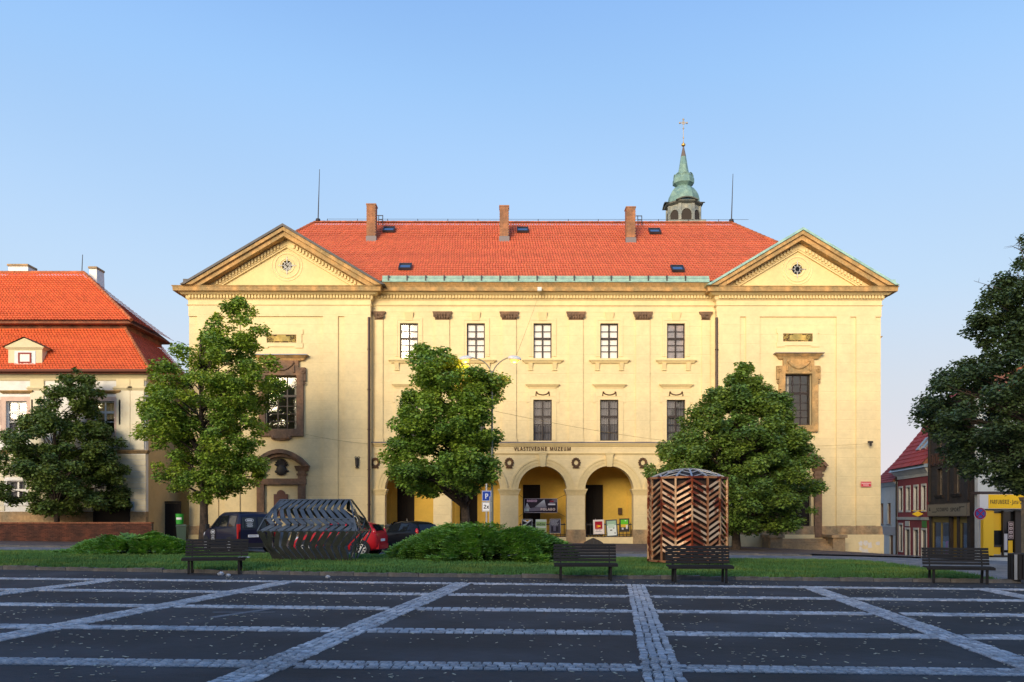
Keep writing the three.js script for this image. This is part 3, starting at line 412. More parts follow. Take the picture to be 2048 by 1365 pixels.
  part('storey_floor', [B(xL, xR, 5.72, 6.3, back + .5, -.9), B(xL, xR, 10.6, 11.0, back + .5, -.5), B(xa + .4, xL, 4.6, 4.9, back + .5, 0), B(xR, xb - .4, 4.6, 4.9, back + .5, 0), B(xL + .2, xR - .2, 6.3, 16.5, -6, -5.8), B(xL - .2, xL, 4.9, 16.5, back + .5, -.5), B(xR, xR + .2, 4.9, 16.5, back + .5, -.5)], mat.room, museum);

  // --- main roof
  const ez = .1, ey = 16.98, D = 8.6, rz = ez - D, ry = 23.7, rl = -14.76, rr2 = 16.5, cl = xa + .7, cr = xb - .7, bz = ez - 2 * D;
  const E = [V(cl, ey, ez), V(cr, ey, ez), V(cr, ey, bz), V(cl, ey, bz), V(rl, ry, rz), V(rr2, ry, rz)];
  const roof = part('roof', deck(E.map(v => v.clone().add(V(0, -.14, 0))), [[0, 1, 5, 4], [1, 2, 5], [2, 3, 4, 5], [3, 0, 4], [3, 2, 1, 0]]), mat.brick, museum);
  const TI = [.64, .138, .058];
  part('roof_tiles', [tiles(E[0], E[1], E[5], E[4], 29, .19, TI, 501, .03), tiles(E[1], E[2], E[5].clone().add(V(.01, 0, 0)), E[5], 25, .3, TI, 502), tiles(E[3], E[0], E[4], E[4].clone().add(V(-.01, 0, 0)), 25, .3, TI, 503)], tileMat, roof, { color: true, stuff: true });
  const rt = []; for (let k = 0; k < 78; k++) { const x = rl + (rr2 - rl) * (k + .5) / 78; rt.push(new THREE.CylinderGeometry(.13, .15, .42, 7, 1, false, 0, Math.PI).rotateZ(Math.PI / 2).rotateX(0).translate(x, ry + .01, rz)); }
  for (const [a, b] of [[E[0], E[4]], [E[1], E[5]]]) for (let k = 0; k < 30; k++) { const p0 = a.clone().lerp(b, k / 30), p1 = a.clone().lerp(b, (k + 1.05) / 30); rt.push(rod(p0, p1, .14, .11, 7)); }
  part('ridge_tiles', rt, S(lin(.5, .14, .06), { map: T.stone }), roof, { stuff: true });
  const onRoof = (x, y) => V(x, y, ez - (y - ey) / (ry - ey) * D);
  for (const [p, b, t] of [[750.5, 474, 407], [1017, 474, 410], [1271, 478, 412]]) {   // brick chimneys, brick by brick
    const y0 = 1.75 + (1034 - b) * 59.5 / 1700, q = onRoof(0, y0), x = (p - 8 - 1024) * (55 - q.z) / 1700, y1 = 1.75 + (1034 - t) * (55 - q.z) / 1700, zz = q.z - .45, w = .62;
    const ch = part('chimney', [B(x - w / 2 + .01, x + w / 2 - .01, y0 - 1, y1 - .09, zz - .38, zz + .38)], mat.lead, roof), br = [], rc = rng(p);
    for (let yy = y0 + .42, row = 0; yy < y1 - .1; yy += .095, row++) { for (const [ux, uz, len, rot] of [[x, zz + .36, w, 0], [x - w / 2 + .02, zz, .76, 1], [x + w / 2 - .02, zz, .76, 1]]) { const n = 3; for (let k = 0; k < n; k++) { const o = (k + .5) / n * len - len / 2 + (row % 2 ? .03 : -.03), l = len / n - .012; br.push(rot ? B(ux - .03, ux + .03, yy, yy + .082, uz + o - l / 2, uz + o + l / 2) : B(ux + o - l / 2, ux + o + l / 2, yy, yy + .082, uz - .03 + rc() * .012, uz + .04)); } } }
    part('bricks', br, mat.chimney, ch, { stuff: true }); part('chimney_cap', B(x - w / 2 - .05, x + w / 2 + .05, y1 - .09, y1, zz - .42, zz + .42), mat.chimney, ch);
    part('flashing', B(x - w / 2 - .06, x + w / 2 + .06, y0 - .3, y0 + .38, zz - .4, zz + .43), mat.lead, ch);
  }
  const slope = Math.atan2(ry - ey, D);
  for (const [p, y] of [[787, 459], [1054, 459], [1318, 463], [817, 541], [1361, 546]]) {
    const y0 = 1.75 + (1034 - y) * (55 + (y < 500 ? 6.6 : 1.9)) / 1700, q = onRoof(0, y0), x = (p - (y < 500 ? 8 : 6) - 1024) * (55 - q.z) / 1700, g = new THREE.Group();
    const fr = part('skylight', [B(-.42, .42, -.42, -.34, 0, .16), B(-.42, .42, .34, .42, 0, .16), B(-.42, -.34, -.34, .34, 0, .16), B(.34, .42, -.34, .34, 0, .16)], mat.darkMetal, roof); fr.position.set(x, y0 + .05, q.z + .06); fr.rotation.x = slope - Math.PI / 2;
    part('pane', B(-.35, .35, -.35, .35, .08, .1), new THREE.MeshPhysicalMaterial({ color: lin(.25, .33, .42), roughness: .06, metalness: .9 }), fr);
  }
  for (const [x, h] of [[(648 - 8 - 1024) * 64 / 1700, 4.0], [(1469 - 8 - 1024) * 64 / 1700, 3.7]]) part('lightning_rod', [rod(V(x, ry, rz), V(x + .12, ry + h, rz), .045, .02, 6), new THREE.CylinderGeometry(.16, .2, .18, 8).translate(x, ry + .2, rz)], mat.iron, roof);
  const pins = []; for (let k = 0; k < 14; k++) { const x = rl + 1 + k * 2.25; pins.push(rod(V(x, ry, rz), V(x, ry + .3, rz), .025), rod(V(x, ry + .28, rz), V(x + 2.25, ry + .28, rz), .012, .012, 4)); } part('lightning_wire', pins, mat.iron, roof);
  for (const p of [767, 1284]) { const x = (p - 8 - 1024) * 63.3 / 1700; part('roof_ladder', [rod(V(x, ry - .4, rz + .5), V(x, ry + .45, rz + .35), .03), rod(V(x + .3, ry - .4, rz + .5), V(x + .3, ry + .45, rz + .35), .03), rod(V(x - .2, ry + .42, rz + .35), V(x + .32, ry + .42, rz + .35), .03), rod(V(x, ry + .1, rz + .4), V(x + .3, ry + .1, rz + .4), .025)], mat.iron, roof); }
  // floodlight on the cornice
  part('floodlight', [B(X(1074), X(1082), Y(590), Y(583), .8, 1.05), rod(V(X(1078), Y(588), .5), V(X(1078), Y(586), .9), .04)], mat.steel, museum);
}

// ---------------------------------------------------------------- church tower behind the museum
{
  const d = 96, x = (1371 - 4 - 1024) * d / 1700, Yt = p => 1.75 + (1034 - p) * d / 1700, K = d / 1700;
  const t = thing('church_tower', 'weathered green copper church spire with gilded ball and cross behind the roof', 'tower', [x, 0, -d]);
  const stone = S(lin(.36, .38, .34), { map: T.stone, bumpMap: T.grain, bumpScale: .03 }), patina = S(lin(.23, .39, .35), { map: T.stone, roughness: .75 }), ring = (pts, n = 8) => new THREE.LatheGeometry(pts.map(([r, y]) => new THREE.Vector2(r * K / Math.cos(Math.PI / 8), Yt(y))), n).rotateY(Math.PI / 8).toNonIndexed();
  const flat = g => { g.deleteAttribute('normal'); g.computeVertexNormals(); return g; };
  const body = new THREE.Shape(); part('shaft', B(-2.1, 2.1, -1, Yt(452), -2.1, 2.1), stone, t);
  part('lantern', flat(ring([[30, 452], [30, 417]])), stone, t);
  for (let k = 0; k < 8; k++) { const a = k * Math.PI / 4, r = 30 * K, o = new THREE.Group(), g = extrude((() => { const s = new THREE.Shape(); s.moveTo(-.52, Yt(452)); s.lineTo(.52, Yt(452)); s.lineTo(.52, Yt(438)); s.absarc(0, Yt(438), .52, 0, Math.PI); s.closePath(); return s; })(), .1, r * 1.0 - .02).rotateY(a); part('dark_arch_sheet', g, S(lin(.035, .028, .022)), t); part('arch_ring', new THREE.TorusGeometry(.6, .08, 5, 14, Math.PI).translate(0, Yt(438), r + .1).rotateY(a), stone, t); part('pilaster', B(-.16, .16, Yt(450), Yt(418), r + .02, r + .28).rotateY(a + Math.PI / 8), stone, t); }  // flat dark sheet in each arch stands in for the shade of an opening
  part('cornice', [flat(ring([[30, 418], [36, 414.5], [36.5, 412], [30, 409]])), ...[0, 1, 2, 3].map(k => extrude((() => { const s = new THREE.Shape(); s.moveTo(-1.25, Yt(413)); s.quadraticCurveTo(0, Yt(399.5), 1.25, Yt(413)); s.lineTo(1.05, Yt(413)); s.quadraticCurveTo(0, Yt(404), -1.05, Yt(413)); s.closePath(); return s; })(), .35, 32.5 * K).rotateY(k * Math.PI / 2))], S(lin(.14, .15, .13), { map: T.stone }), t);
  part('dome', flat(ring([[30, 410], [29.5, 402], [27.5, 393], [24, 386], [19, 379], [12.5, 375]])), patina, t);
  part('upper_lantern', [flat(ring([[12, 376], [13, 374], [20, 369], [20, 361], [18, 356], [18.5, 354], [12, 353]])), ...[0, 1, 2, 3, 4, 5, 6, 7].map(k => new THREE.TorusGeometry(.36, .08, 5, 12, Math.PI).translate(0, Yt(357), 17.5 * K).rotateY(k * Math.PI / 4))], patina, t);
  part('spire', flat(ring([[11.5, 354], [8, 335], [5, 314]])), patina, t); part('spire_tip', flat(ring([[5.1, 314], [1.2, 294]])), S(lin(.13, .10, .085), { roughness: .6 }), t);
  part('gilded_ball', [new THREE.SphereGeometry(4.2 * K, 14, 10).scale(1, .8, 1).translate(0, Yt(290), 0), new THREE.SphereGeometry(1.2 * K, 8, 6).translate(0, Yt(285), 0), new THREE.SphereGeometry(1.4 * K, 8, 6).translate(0, Yt(276), 0)], mat.gold, t);
  part('cross', [rod(V(0, Yt(287), 0), V(0, Yt(238), 0), .04, .03), rod(V(-7 * K, Yt(246), 0), V(7 * K, Yt(246), 0), .035), new THREE.TorusGeometry(2.6 * K, .05, 5, 16).translate(0, Yt(246), 0), new THREE.SphereGeometry(.12, 6, 5).translate(-7 * K, Yt(246), 0), new THREE.SphereGeometry(.12, 6, 5).translate(7 * K, Yt(246), 0), new THREE.SphereGeometry(.12, 6, 5).translate(0, Yt(239), 0), new THREE.SphereGeometry(.1, 6, 5).translate(0, Yt(257), 0)], S(lin(.42, .36, .27), { metalness: .3, roughness: .5 }), t);
}

// ---------------------------------------------------------------- baroque house on the left
{
  const h = thing('baroque_house', 'cream house with double red tiled mansard roof left of the museum', 'house', [0, 0, 0]);
  const zf = -50.4, xr = -21.75, xl = -46, zb = -57.6, K = 50.4 / 1700, X = p => (p - 1024) * K, Y = p => 1.75 + (1034 - p) * K;
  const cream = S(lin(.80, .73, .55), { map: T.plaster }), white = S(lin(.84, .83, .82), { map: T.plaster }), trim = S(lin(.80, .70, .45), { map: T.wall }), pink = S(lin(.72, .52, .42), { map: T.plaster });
  const win = [-320, -145, 33, 208].map(X), s = rectShape(xl, xr, -.6, Y(746)); for (const w of win) { rectHole(s, w - .62, w + .62, Y(868), Y(803)); rectHole(s, w - .55, w + .55, Y(1008), Y(962)); }
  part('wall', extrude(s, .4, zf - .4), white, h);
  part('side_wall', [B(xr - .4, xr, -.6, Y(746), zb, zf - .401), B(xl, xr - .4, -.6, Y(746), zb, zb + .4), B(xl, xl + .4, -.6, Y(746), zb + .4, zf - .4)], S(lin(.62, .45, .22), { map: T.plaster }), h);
  part('string_course', [layer(xl, xr, Y(908), Y(903), zf, .05, .18, .3), layer(xl, xr, Y(903), Y(901), zf, .2, .2, .3)], mat.plinth, h);
  for (let k = 0; k < 11; k++) part('rustication_band', B(xl, xr + .03, Y(1022) + k * .325, Y(1022) + k * .325 + .285, zf - .02, zf + .05), cream, h);
  const cuts = h.children.filter(c => c.name === 'rustication_band'); cuts.forEach(c => h.remove(c));
  for (let k = 0; k < 10; k++) { const y0 = Y(1022) + k * .335, y1 = y0 + .30; let x0 = xl; for (const w of [...win, 99]) { const hit = y1 > Y(1012) && y0 < Y(958), e = w === 99 ? xr + .03 : w - .72; if (!hit && w !== 99) continue; part('rustication_block', B(x0, e, y0, y1, zf - .02, zf + .05), cream, h); x0 = w + .72; } }
  part('plinth', B(xl, xr + .06, -.6, Y(1024), zf - .3, zf + .1), mat.plinth, h);
  for (const w of [75, 247, 275, -105, -280].map(X)) { part('pilaster', B(w - .4, w + .4, Y(900), Y(782), zf - .02, zf + .09), cream, h); part('pilaster_capital', [layer(w - .42, w + .42, Y(782), Y(777), zf, .1, .2, .1), layer(w - .4, w + .4, Y(777), Y(774), zf, .14, .14, .1), B(w - .4, w + .4, Y(774), Y(752), zf - .02, zf + .10)], trim, h); }
  for (const w of win) {
    windowPart(h, w, Y(868), Y(803), 1.24, zf - .14, { rows: [.36, .68], heavy: 2, frame: mat.frameWhite, curtain: { mat: w === win[3] ? S(lin(.85, .66, .36)) : mat.sheer, fold: .03, y0: w === win[3] ? Y(838) : undefined } });  // yellow curtain in the rightmost upper window stands in for sun glare on glass
    windowPart(h, w, Y(1008), Y(962), 1.1, zf - .14, { rows: [.6], heavy: 1, frame: mat.frameWhite, curtain: { mat: mat.sheer } });
    const q = rectShape(w - .94, w + .94, Y(878), Y(794)); rectHole(q, w - .62, w + .62, Y(868), Y(803)); part('window_surround', [extrude(q, .07, zf), B(w - 1.0, w - .9, Y(850), Y(800), zf, zf + .09), B(w + .9, w + 1.0, Y(850), Y(800), zf, zf + .09)], pink, h);
    part('window_hood', [layer(w - .78, w + .78, Y(788), Y(784), zf, .06, .2, .1), layer(w - .8, w + .8, Y(784), Y(782), zf, .22, .22, .1)], mat.sand, h);
    const q2 = rectShape(w - .72, w + .72, Y(1012), Y(958)); rectHole(q2, w - .55, w + .55, Y(1008), Y(962)); part('window_surround', extrude(q2, .06, zf), white, h);
  }
  part('eaves_cornice', [layer(xl, xr, Y(762), Y(756), zf, .05, .15, .4), layer(xl, xr, Y(756), Y(749), zf, .18, .38, .4), layer(xl, xr, Y(749), Y(746), zf, .42, .46, .4), B(xr - .1, xr + .4, Y(756), Y(746), zb, zf - .41)], trim, h);
  // roof: lower and upper mansard slopes with a dark step between
  const e = [V(xl, Y(744), zf + .62), V(xr + .55, Y(744), zf + .62), V(xr + .55, Y(744), zb - .5)], b = [V(xl, 13.2, -51.75), V(-23.55, 13.2, -51.75), V(-23.55, 13.2, -57.1)], b2 = [V(xl, 13.62, -51.2), V(-22.95, 13.62, -51.2), V(-22.95, 13.62, -57.6)], rd = [V(xl, 17.35, -54.3), V(-27.35, 17.35, -54.3)];
  const eb = [V(xl, Y(744), zb - .5)], bb = V(xl, 13.2, -57.1), b2b = V(xl, 13.62, -57.6);
  const dn = v => v.clone().add(V(-.05, -.2, -.05));
  const roof = part('roof', [deck([e[0], e[1], e[2], eb[0], b[0], b[1], b[2], bb].map(dn), [[0, 1, 5, 4], [1, 2, 6, 5], [2, 3, 7, 6], [3, 2, 1, 0]]), deck([b2[0], b2[1], b2[2], b2b, rd[0], rd[1]].map(dn), [[0, 1, 5, 4], [1, 2, 5], [2, 3, 4, 5], [3, 2, 1, 0]]), B(xl, -23.5, 13.1, 13.63, -57, -51.8)], mat.brick, h);
  const TI = [.74, .132, .038], TI2 = [.52, .10, .06];  // right-facing slopes tinted darker and purpler: their shade is put into the tile colour
  part('roof_tiles', [tiles(e[0], e[1], b[1], b[0], 20, .2, TI, 601, .07), tiles(b2[0], b2[1], rd[1], rd[0], 24, .2, TI, 602, .07), tiles(e[1], e[2], b[2], b[1], 20, .22, TI2, 603, .06), tiles(b2[1], b2[2], rd[1].clone().add(V(0, 0, -.02)), rd[1], 24, .22, TI2, 604, .06)], tileMat, roof, { color: true, stuff: true });
  const rt = []; for (const [p, q] of [[e[1], b[1]], [b2[1], rd[1]]]) for (let k = 0; k < 18; k++) rt.push(rod(p.clone().lerp(q, k / 18), p.clone().lerp(q, (k + 1.06) / 18), .12, .09, 7)); for (let k = 0; k < 46; k++) rt.push(rod(V(-27.35 - k * .4, 17.36, -54.3), V(-27.77 - k * .4, 17.36, -54.3), .11, .10, 7));
  part('ridge_tiles', rt, S(lin(.6, .18, .07), { map: T.stone }), roof, { stuff: true });
  part('gutter', [rod(e[0].clone().add(V(0, -.05, .08)), e[1].clone().add(V(0, -.05, .08)), .09, .09, 8)], S(lin(.16, .05, .03)), roof);
  for (const [p, y1, w] of [[34, 528, 1.25], [184, 533, .46]]) { const d = 54.5, x = (p - 1024) * d / 1700, yt = 1.75 + (1034 - y1) * d / 1700, c = part('chimney', layer(x - w / 2, x + w / 2, 15.6, yt - .12, -54.6, .06, 0, 1.0), white, roof); part('chimney_cap', B(x - w / 2 - .05, x + w / 2 + .05, yt - .119, yt, -55.6, -54.5), mat.plinth, c); }
  part('lightning_rod', rod(V(-27.5, 17.3, -54.3), V(-27.45, 18.5, -54.3), .03, .02), mat.iron, roof);
  // pedimented dormer
  const dx = X(42) + .4, dz = zf + .30, dy = Y(733), dm = part('dormer', [B(dx - 1.0, dx + 1.0, dy, dy + .95, dz - 2.2, dz), layer(dx - 1.02, dx + 1.02, dy + .95, dy + 1.06, dz, .05, .14, 2), extrude(poly([[dx - 1.2, dy + 1.06], [dx + 1.2, dy + 1.06], [dx, dy + 1.6]]), 2.2, dz - 2.1)], trim, roof);
  part('dormer_face', [B(dx - .62, dx + .62, dy + .05, dy + .85, dz, dz + .03)], white, dm); part('dormer_window', [B(dx - .38, dx - .30, dy + .14, dy + .74, dz + .03, dz + .08), B(dx + .30, dx + .38, dy + .14, dy + .74, dz + .03, dz + .08), B(dx - .3, dx + .3, dy + .14, dy + .21, dz + .03, dz + .08), B(dx - .3, dx + .3, dy + .66, dy + .74, dz + .03, dz + .08)], S(lin(.3, .06, .05)), dm); part('dormer_blind', B(dx - .3, dx + .3, dy + .21, dy + .66, dz + .03, dz + .045), mat.blind, dm);
  part('dormer_roof', [deck([V(dx - 1.3, dy + 1.05, dz + .2), V(dx, dy + 1.66, dz + .2), V(dx, dy + 1.66, dz - 2), V(dx - 1.3, dy + 1.05, dz - 2)], [[0, 1, 2, 3]]), deck([V(dx, dy + 1.66, dz + .2), V(dx + 1.3, dy + 1.05, dz + .2), V(dx + 1.3, dy + 1.05, dz - 2), V(dx, dy + 1.66, dz - 2)], [[0, 1, 2, 3]])], mat.brick, dm);
  // ground-floor shop front near the corner
  part('dark_gate', [B(X(190), X(258), -.1, Y(995), zf + .055, zf + .12), B(X(188), X(191), -.1, Y(993), zf + .05, zf + .16), B(X(258), X(261), -.1, Y(993), zf + .05, zf + .16)], mat.door, h); part('notice_board', B(X(262), X(269), Y(1022), Y(1004), zf + .055, zf + .11), S(lin(.4, .5, .6)), h);
}
// brick garden wall in front of it, and the dark gate in the gap
{
  const w = thing('brick_wall', 'low dark red brick garden wall in front of the cream house', 'wall', [0, 0, -47.6]), br = [[], [], []], r = rng(77), x0 = -34, x1 = -20.2;
  part('wall_core', B(x0, x1, -.3, 1.36, -.26, -.04), S(lin(.12, .10, .085)), w);
  for (let row = 0; row < 16; row++) for (let x = x0 - (row % 2) * .13; x < x1 - .1; x += .262) br[Math.floor(r() * 3)].push(B(Math.max(x0, x), Math.min(x1, x + .25), .15 + row * .077, .15 + row * .077 + .066, -.06, -.004 + r() * .008));
  br.forEach((b, i) => part('bricks', b, S(lin(.10 + i * .03, .035 + i * .010, .022 + i * .006), { map: T.stone }), w, { stuff: true }));  // dark red bricks, coloured darker still to put the shade on this wall in
  for (let x = x0; x < x1; x += .9) part('coping_stone', B(x + .01, Math.min(x1, x + .89), 1.361, 1.44, -.34, .05), mat.brick, w);
  const g = thing('dark_gate', 'dark wooden gate filling the gap between cream house and museum', 'gate', [-21.3, 0, -53.2]);
  part('gate_frame', [B(-.55, -.47, .1, 2.6, -.1, 0), B(.47, .55, .1, 2.6, -.1, 0), B(-.55, .55, 2.6, 2.72, -.1, 0)], mat.door, g); for (let k = 0; k < 7; k++) part('board', B(-.46 + k * .134, -.335 + k * .134, .12, 2.59, -.08, -.03), mat.door, g);
}

// ---------------------------------------------------------------- houses down the side street on the right
function street(name, label, L, Rr) { const a = V(L[0], 0, L[1]), b = V(Rr[0], 0, Rr[1]), d = b.clone().sub(a), g = thing(name, label, 'house', [a.x, 0, a.z], Math.atan2(-d.z, d.x)); return [g, d.length()]; }
function canvasTex(w, h, fn) { const c = document.createElement('canvas'); c.width = w; c.height = h; fn(c.getContext('2d'), w, h); const t = new THREE.CanvasTexture(c); t.colorSpace = THREE.SRGBColorSpace; return t; }
function printed(w, h, t, z = 0) { const g = new THREE.PlaneGeometry(w, h).translate(0, 0, z); return g; }
{
  // grey house
  let [g, L] = street('grey_house', 'narrow pale grey house farthest down the side street', [32.3, -75], [31.55, -69.6]); const y0 = -2.4;
  const gw = S(lin(.52, .55, .56), { map: T.plaster }), gm = S(lin(.36, .35, .36), { map: T.plaster });
  const sh = rectShape(0, L, y0, 4.6); for (const x of [1.2, 3.3]) rectHole(sh, x - .45, x + .45, 1.15, 2.9); rectHole(sh, 3.4, 4.4, -1.6, .65);
  part('wall', extrude(sh, .3, -.3), gw, g); part('side_wall', [B(0, .3, y0, 4.6, -6, -.31), B(L - .3, L, y0, 4.6, -6, -.31), B(0, L, y0, 4.6, -6.3, -6.01)], gw, g);
  for (const x of [1.2, 3.3]) { windowPart(g, x, 1.15, 2.9, .9, -.1, { rows: [.6], frame: S(lin(.3, .13, .05)), curtain: { mat: mat.sheer } }); part('sill', layer(x - .5, x + .5, 1.02, 1.14, 0, .05, .12, .1), gm, g); }
  part('door', B(3.42, 4.38, -1.6, .63, -.2, -.12), S(lin(.16, .07, .03)), g); part('band', B(0, L, .2, .9, 0, .04), gm, g); part('cornice', layer(0, L, 4.3, 4.6, 0, .1, .35, .3), gw, g);
  part('roof', deck([V(-.3, 4.6, .4), V(L + .1, 4.6, .4), V(L + .1, 8.2, -3.1), V(-.3, 8.2, -3.1), V(-.3, 4.6, -6.4), V(L + .1, 4.6, -6.4)], [[0, 1, 2, 3], [5, 4, 3, 2], [1, 5, 2], [4, 0, 3], [4, 5, 1, 0]]), mat.brick, g);
  part('roof_tiles', tiles(V(-.3, 4.6, .4), V(L + .1, 4.6, .4), V(L + .1, 8.2, -3.1), V(-.3, 8.2, -3.1), 16, .3, [.36, .06, .06], 701), tileMat, g, { color: true, stuff: true });
}
{
  // dark red house
  let [g, L] = street('red_house', 'dark red rendered house with white window surrounds in the side street', [31.5, -69.4], [30.5, -62.2]); const y0 = -2.4, red = S(lin(.26, .04, .05), { map: T.plaster }), wh = S(lin(.62, .62, .60), { map: T.plaster });
  const ws = [.9, 2.75, 4.55, 6.3], sh = rectShape(0, L, y0, 5.0); for (const x of ws) rectHole(sh, x - .42, x + .42, 2.25, 4.05); for (const x of [2.6, 4.6, 6.35]) rectHole(sh, x - .5, x + .5, -1.75, .75); rectHole(sh, .5, 1.3, -1.0, 1.1);
  part('wall', extrude(sh, .35, -.35), red, g); part('side_wall', [B(0, .3, y0, 5, -8, -.36), B(L - .3, L, y0, 5, -8, -.36), B(0, L, y0, 5, -8.3, -8.01)], red, g); part('socle', B(0, L, y0, -1.35, .001, .06), S(lin(.03, .03, .04)), g);
  for (const x of ws) { windowPart(g, x, 2.25, 4.05, .84, -.12, { rows: [.62], frame: S(lin(.08, .05, .05)), curtain: { mat: mat.sheer } }); const q = rectShape(x - .54, x + .54, 2.1, 4.2); rectHole(q, x - .42, x + .42, 2.25, 4.05); part('window_surround', extrude(q, .04, .001), wh, g); part('reveal', [B(x - .42, x - .40, 2.25, 4.05, -.12, 0), B(x + .40, x + .42, 2.25, 4.05, -.12, 0)], wh, g); }
  for (const [x, w, a, b] of [[2.6, .5, -1.75, .75], [4.6, .5, -1.75, .75], [6.35, .5, -1.75, .75], [.9, .4, -1.0, 1.1]]) { const q = rectShape(x - w - .12, x + w + .12, a - .1, b + .15); rectHole(q, x - w, x + w, a, b); part('window_surround', extrude(q, .04, .001), wh, g); part('door', B(x - w, x + w, a, b, -.16, -.10), S(lin(.10, .08, .07)), g); part('pane', B(x - w + .15, x + w - .15, a + .9, b - .15, -.10, -.09), mat.darkGlass, g); part('reveal', [B(x - w, x - w + .02, a, b, -.09, 0), B(x + w - .02, x + w, a, b, -.09, 0)], wh, g); }
  part('string_course', layer(0, L, 1.5, 1.72, 0, .08, .12, .1), wh, g); part('cornice', [layer(0, L, 5.0, 5.35, 0, .12, .4, .3), layer(0, L, 4.75, 5.0, 0, .06, .1, .2)], wh, g); part('gutter', layer(0, L, 5.36, 5.62, 0, .55, .40, .3), S(lin(.35, .45, .55), { metalness: .5, roughness: .4 }), g);
  part('hanging_sign', [extrude(poly([[0, 0], [.4, .2], [.8, 0], [.4, -.2]]), .05).rotateY(Math.PI / 2).translate(6.6, 1.95, .95), rod(V(6.6, 2.2, 0), V(6.6, 2.2, .95), .02)], S(lin(.75, .5, .03)), g);
  part('sign_board', B(6.0, 6.9, .95, 1.45, .01, .06), S(lin(.06, .22, .05)), g); part('sign_board', B(2.1, 3.1, 1.0, 1.4, .01, .06), S(lin(.5, .5, .48)), g);
  const A = V(-.5, 5.6, .55), Bq = V(L + .4, 5.6, .55), C = V(L + .4, 11.6, -4.2), Dq = V(-.5, 11.6, -4.2), E2 = V(L + .4, 5.6, -9), F2 = V(-.5, 5.6, -9);
  const roof = part('roof', deck([A, Bq, C, Dq, E2, F2], [[0, 1, 2, 3], [4, 5, 3, 2], [1, 4, 2], [5, 0, 3], [5, 4, 1, 0]]), mat.brick, g);
  part('roof_tiles', tiles(A, Bq, C, Dq, 17, .32, [.44, .06, .06], 711), tileMat, roof, { color: true, stuff: true });
  for (const x of [3.9, 5.2]) { const s = part('skylight', [B(-.36, .36, -.6, .6, 0, .14)], mat.steel, roof); s.position.set(x, 7.3, .55 - 1.7 * 4.75 / 6 + .05); s.rotation.x = Math.atan2(6, 4.75) - Math.PI / 2; part('pane', B(-.28, .28, -.52, .52, .141, .15), mat.darkGlass, s); }
  part('downpipe', rod(V(.08, -2, .12), V(.08, 5.3, .12), .06), mat.iron, g);
}
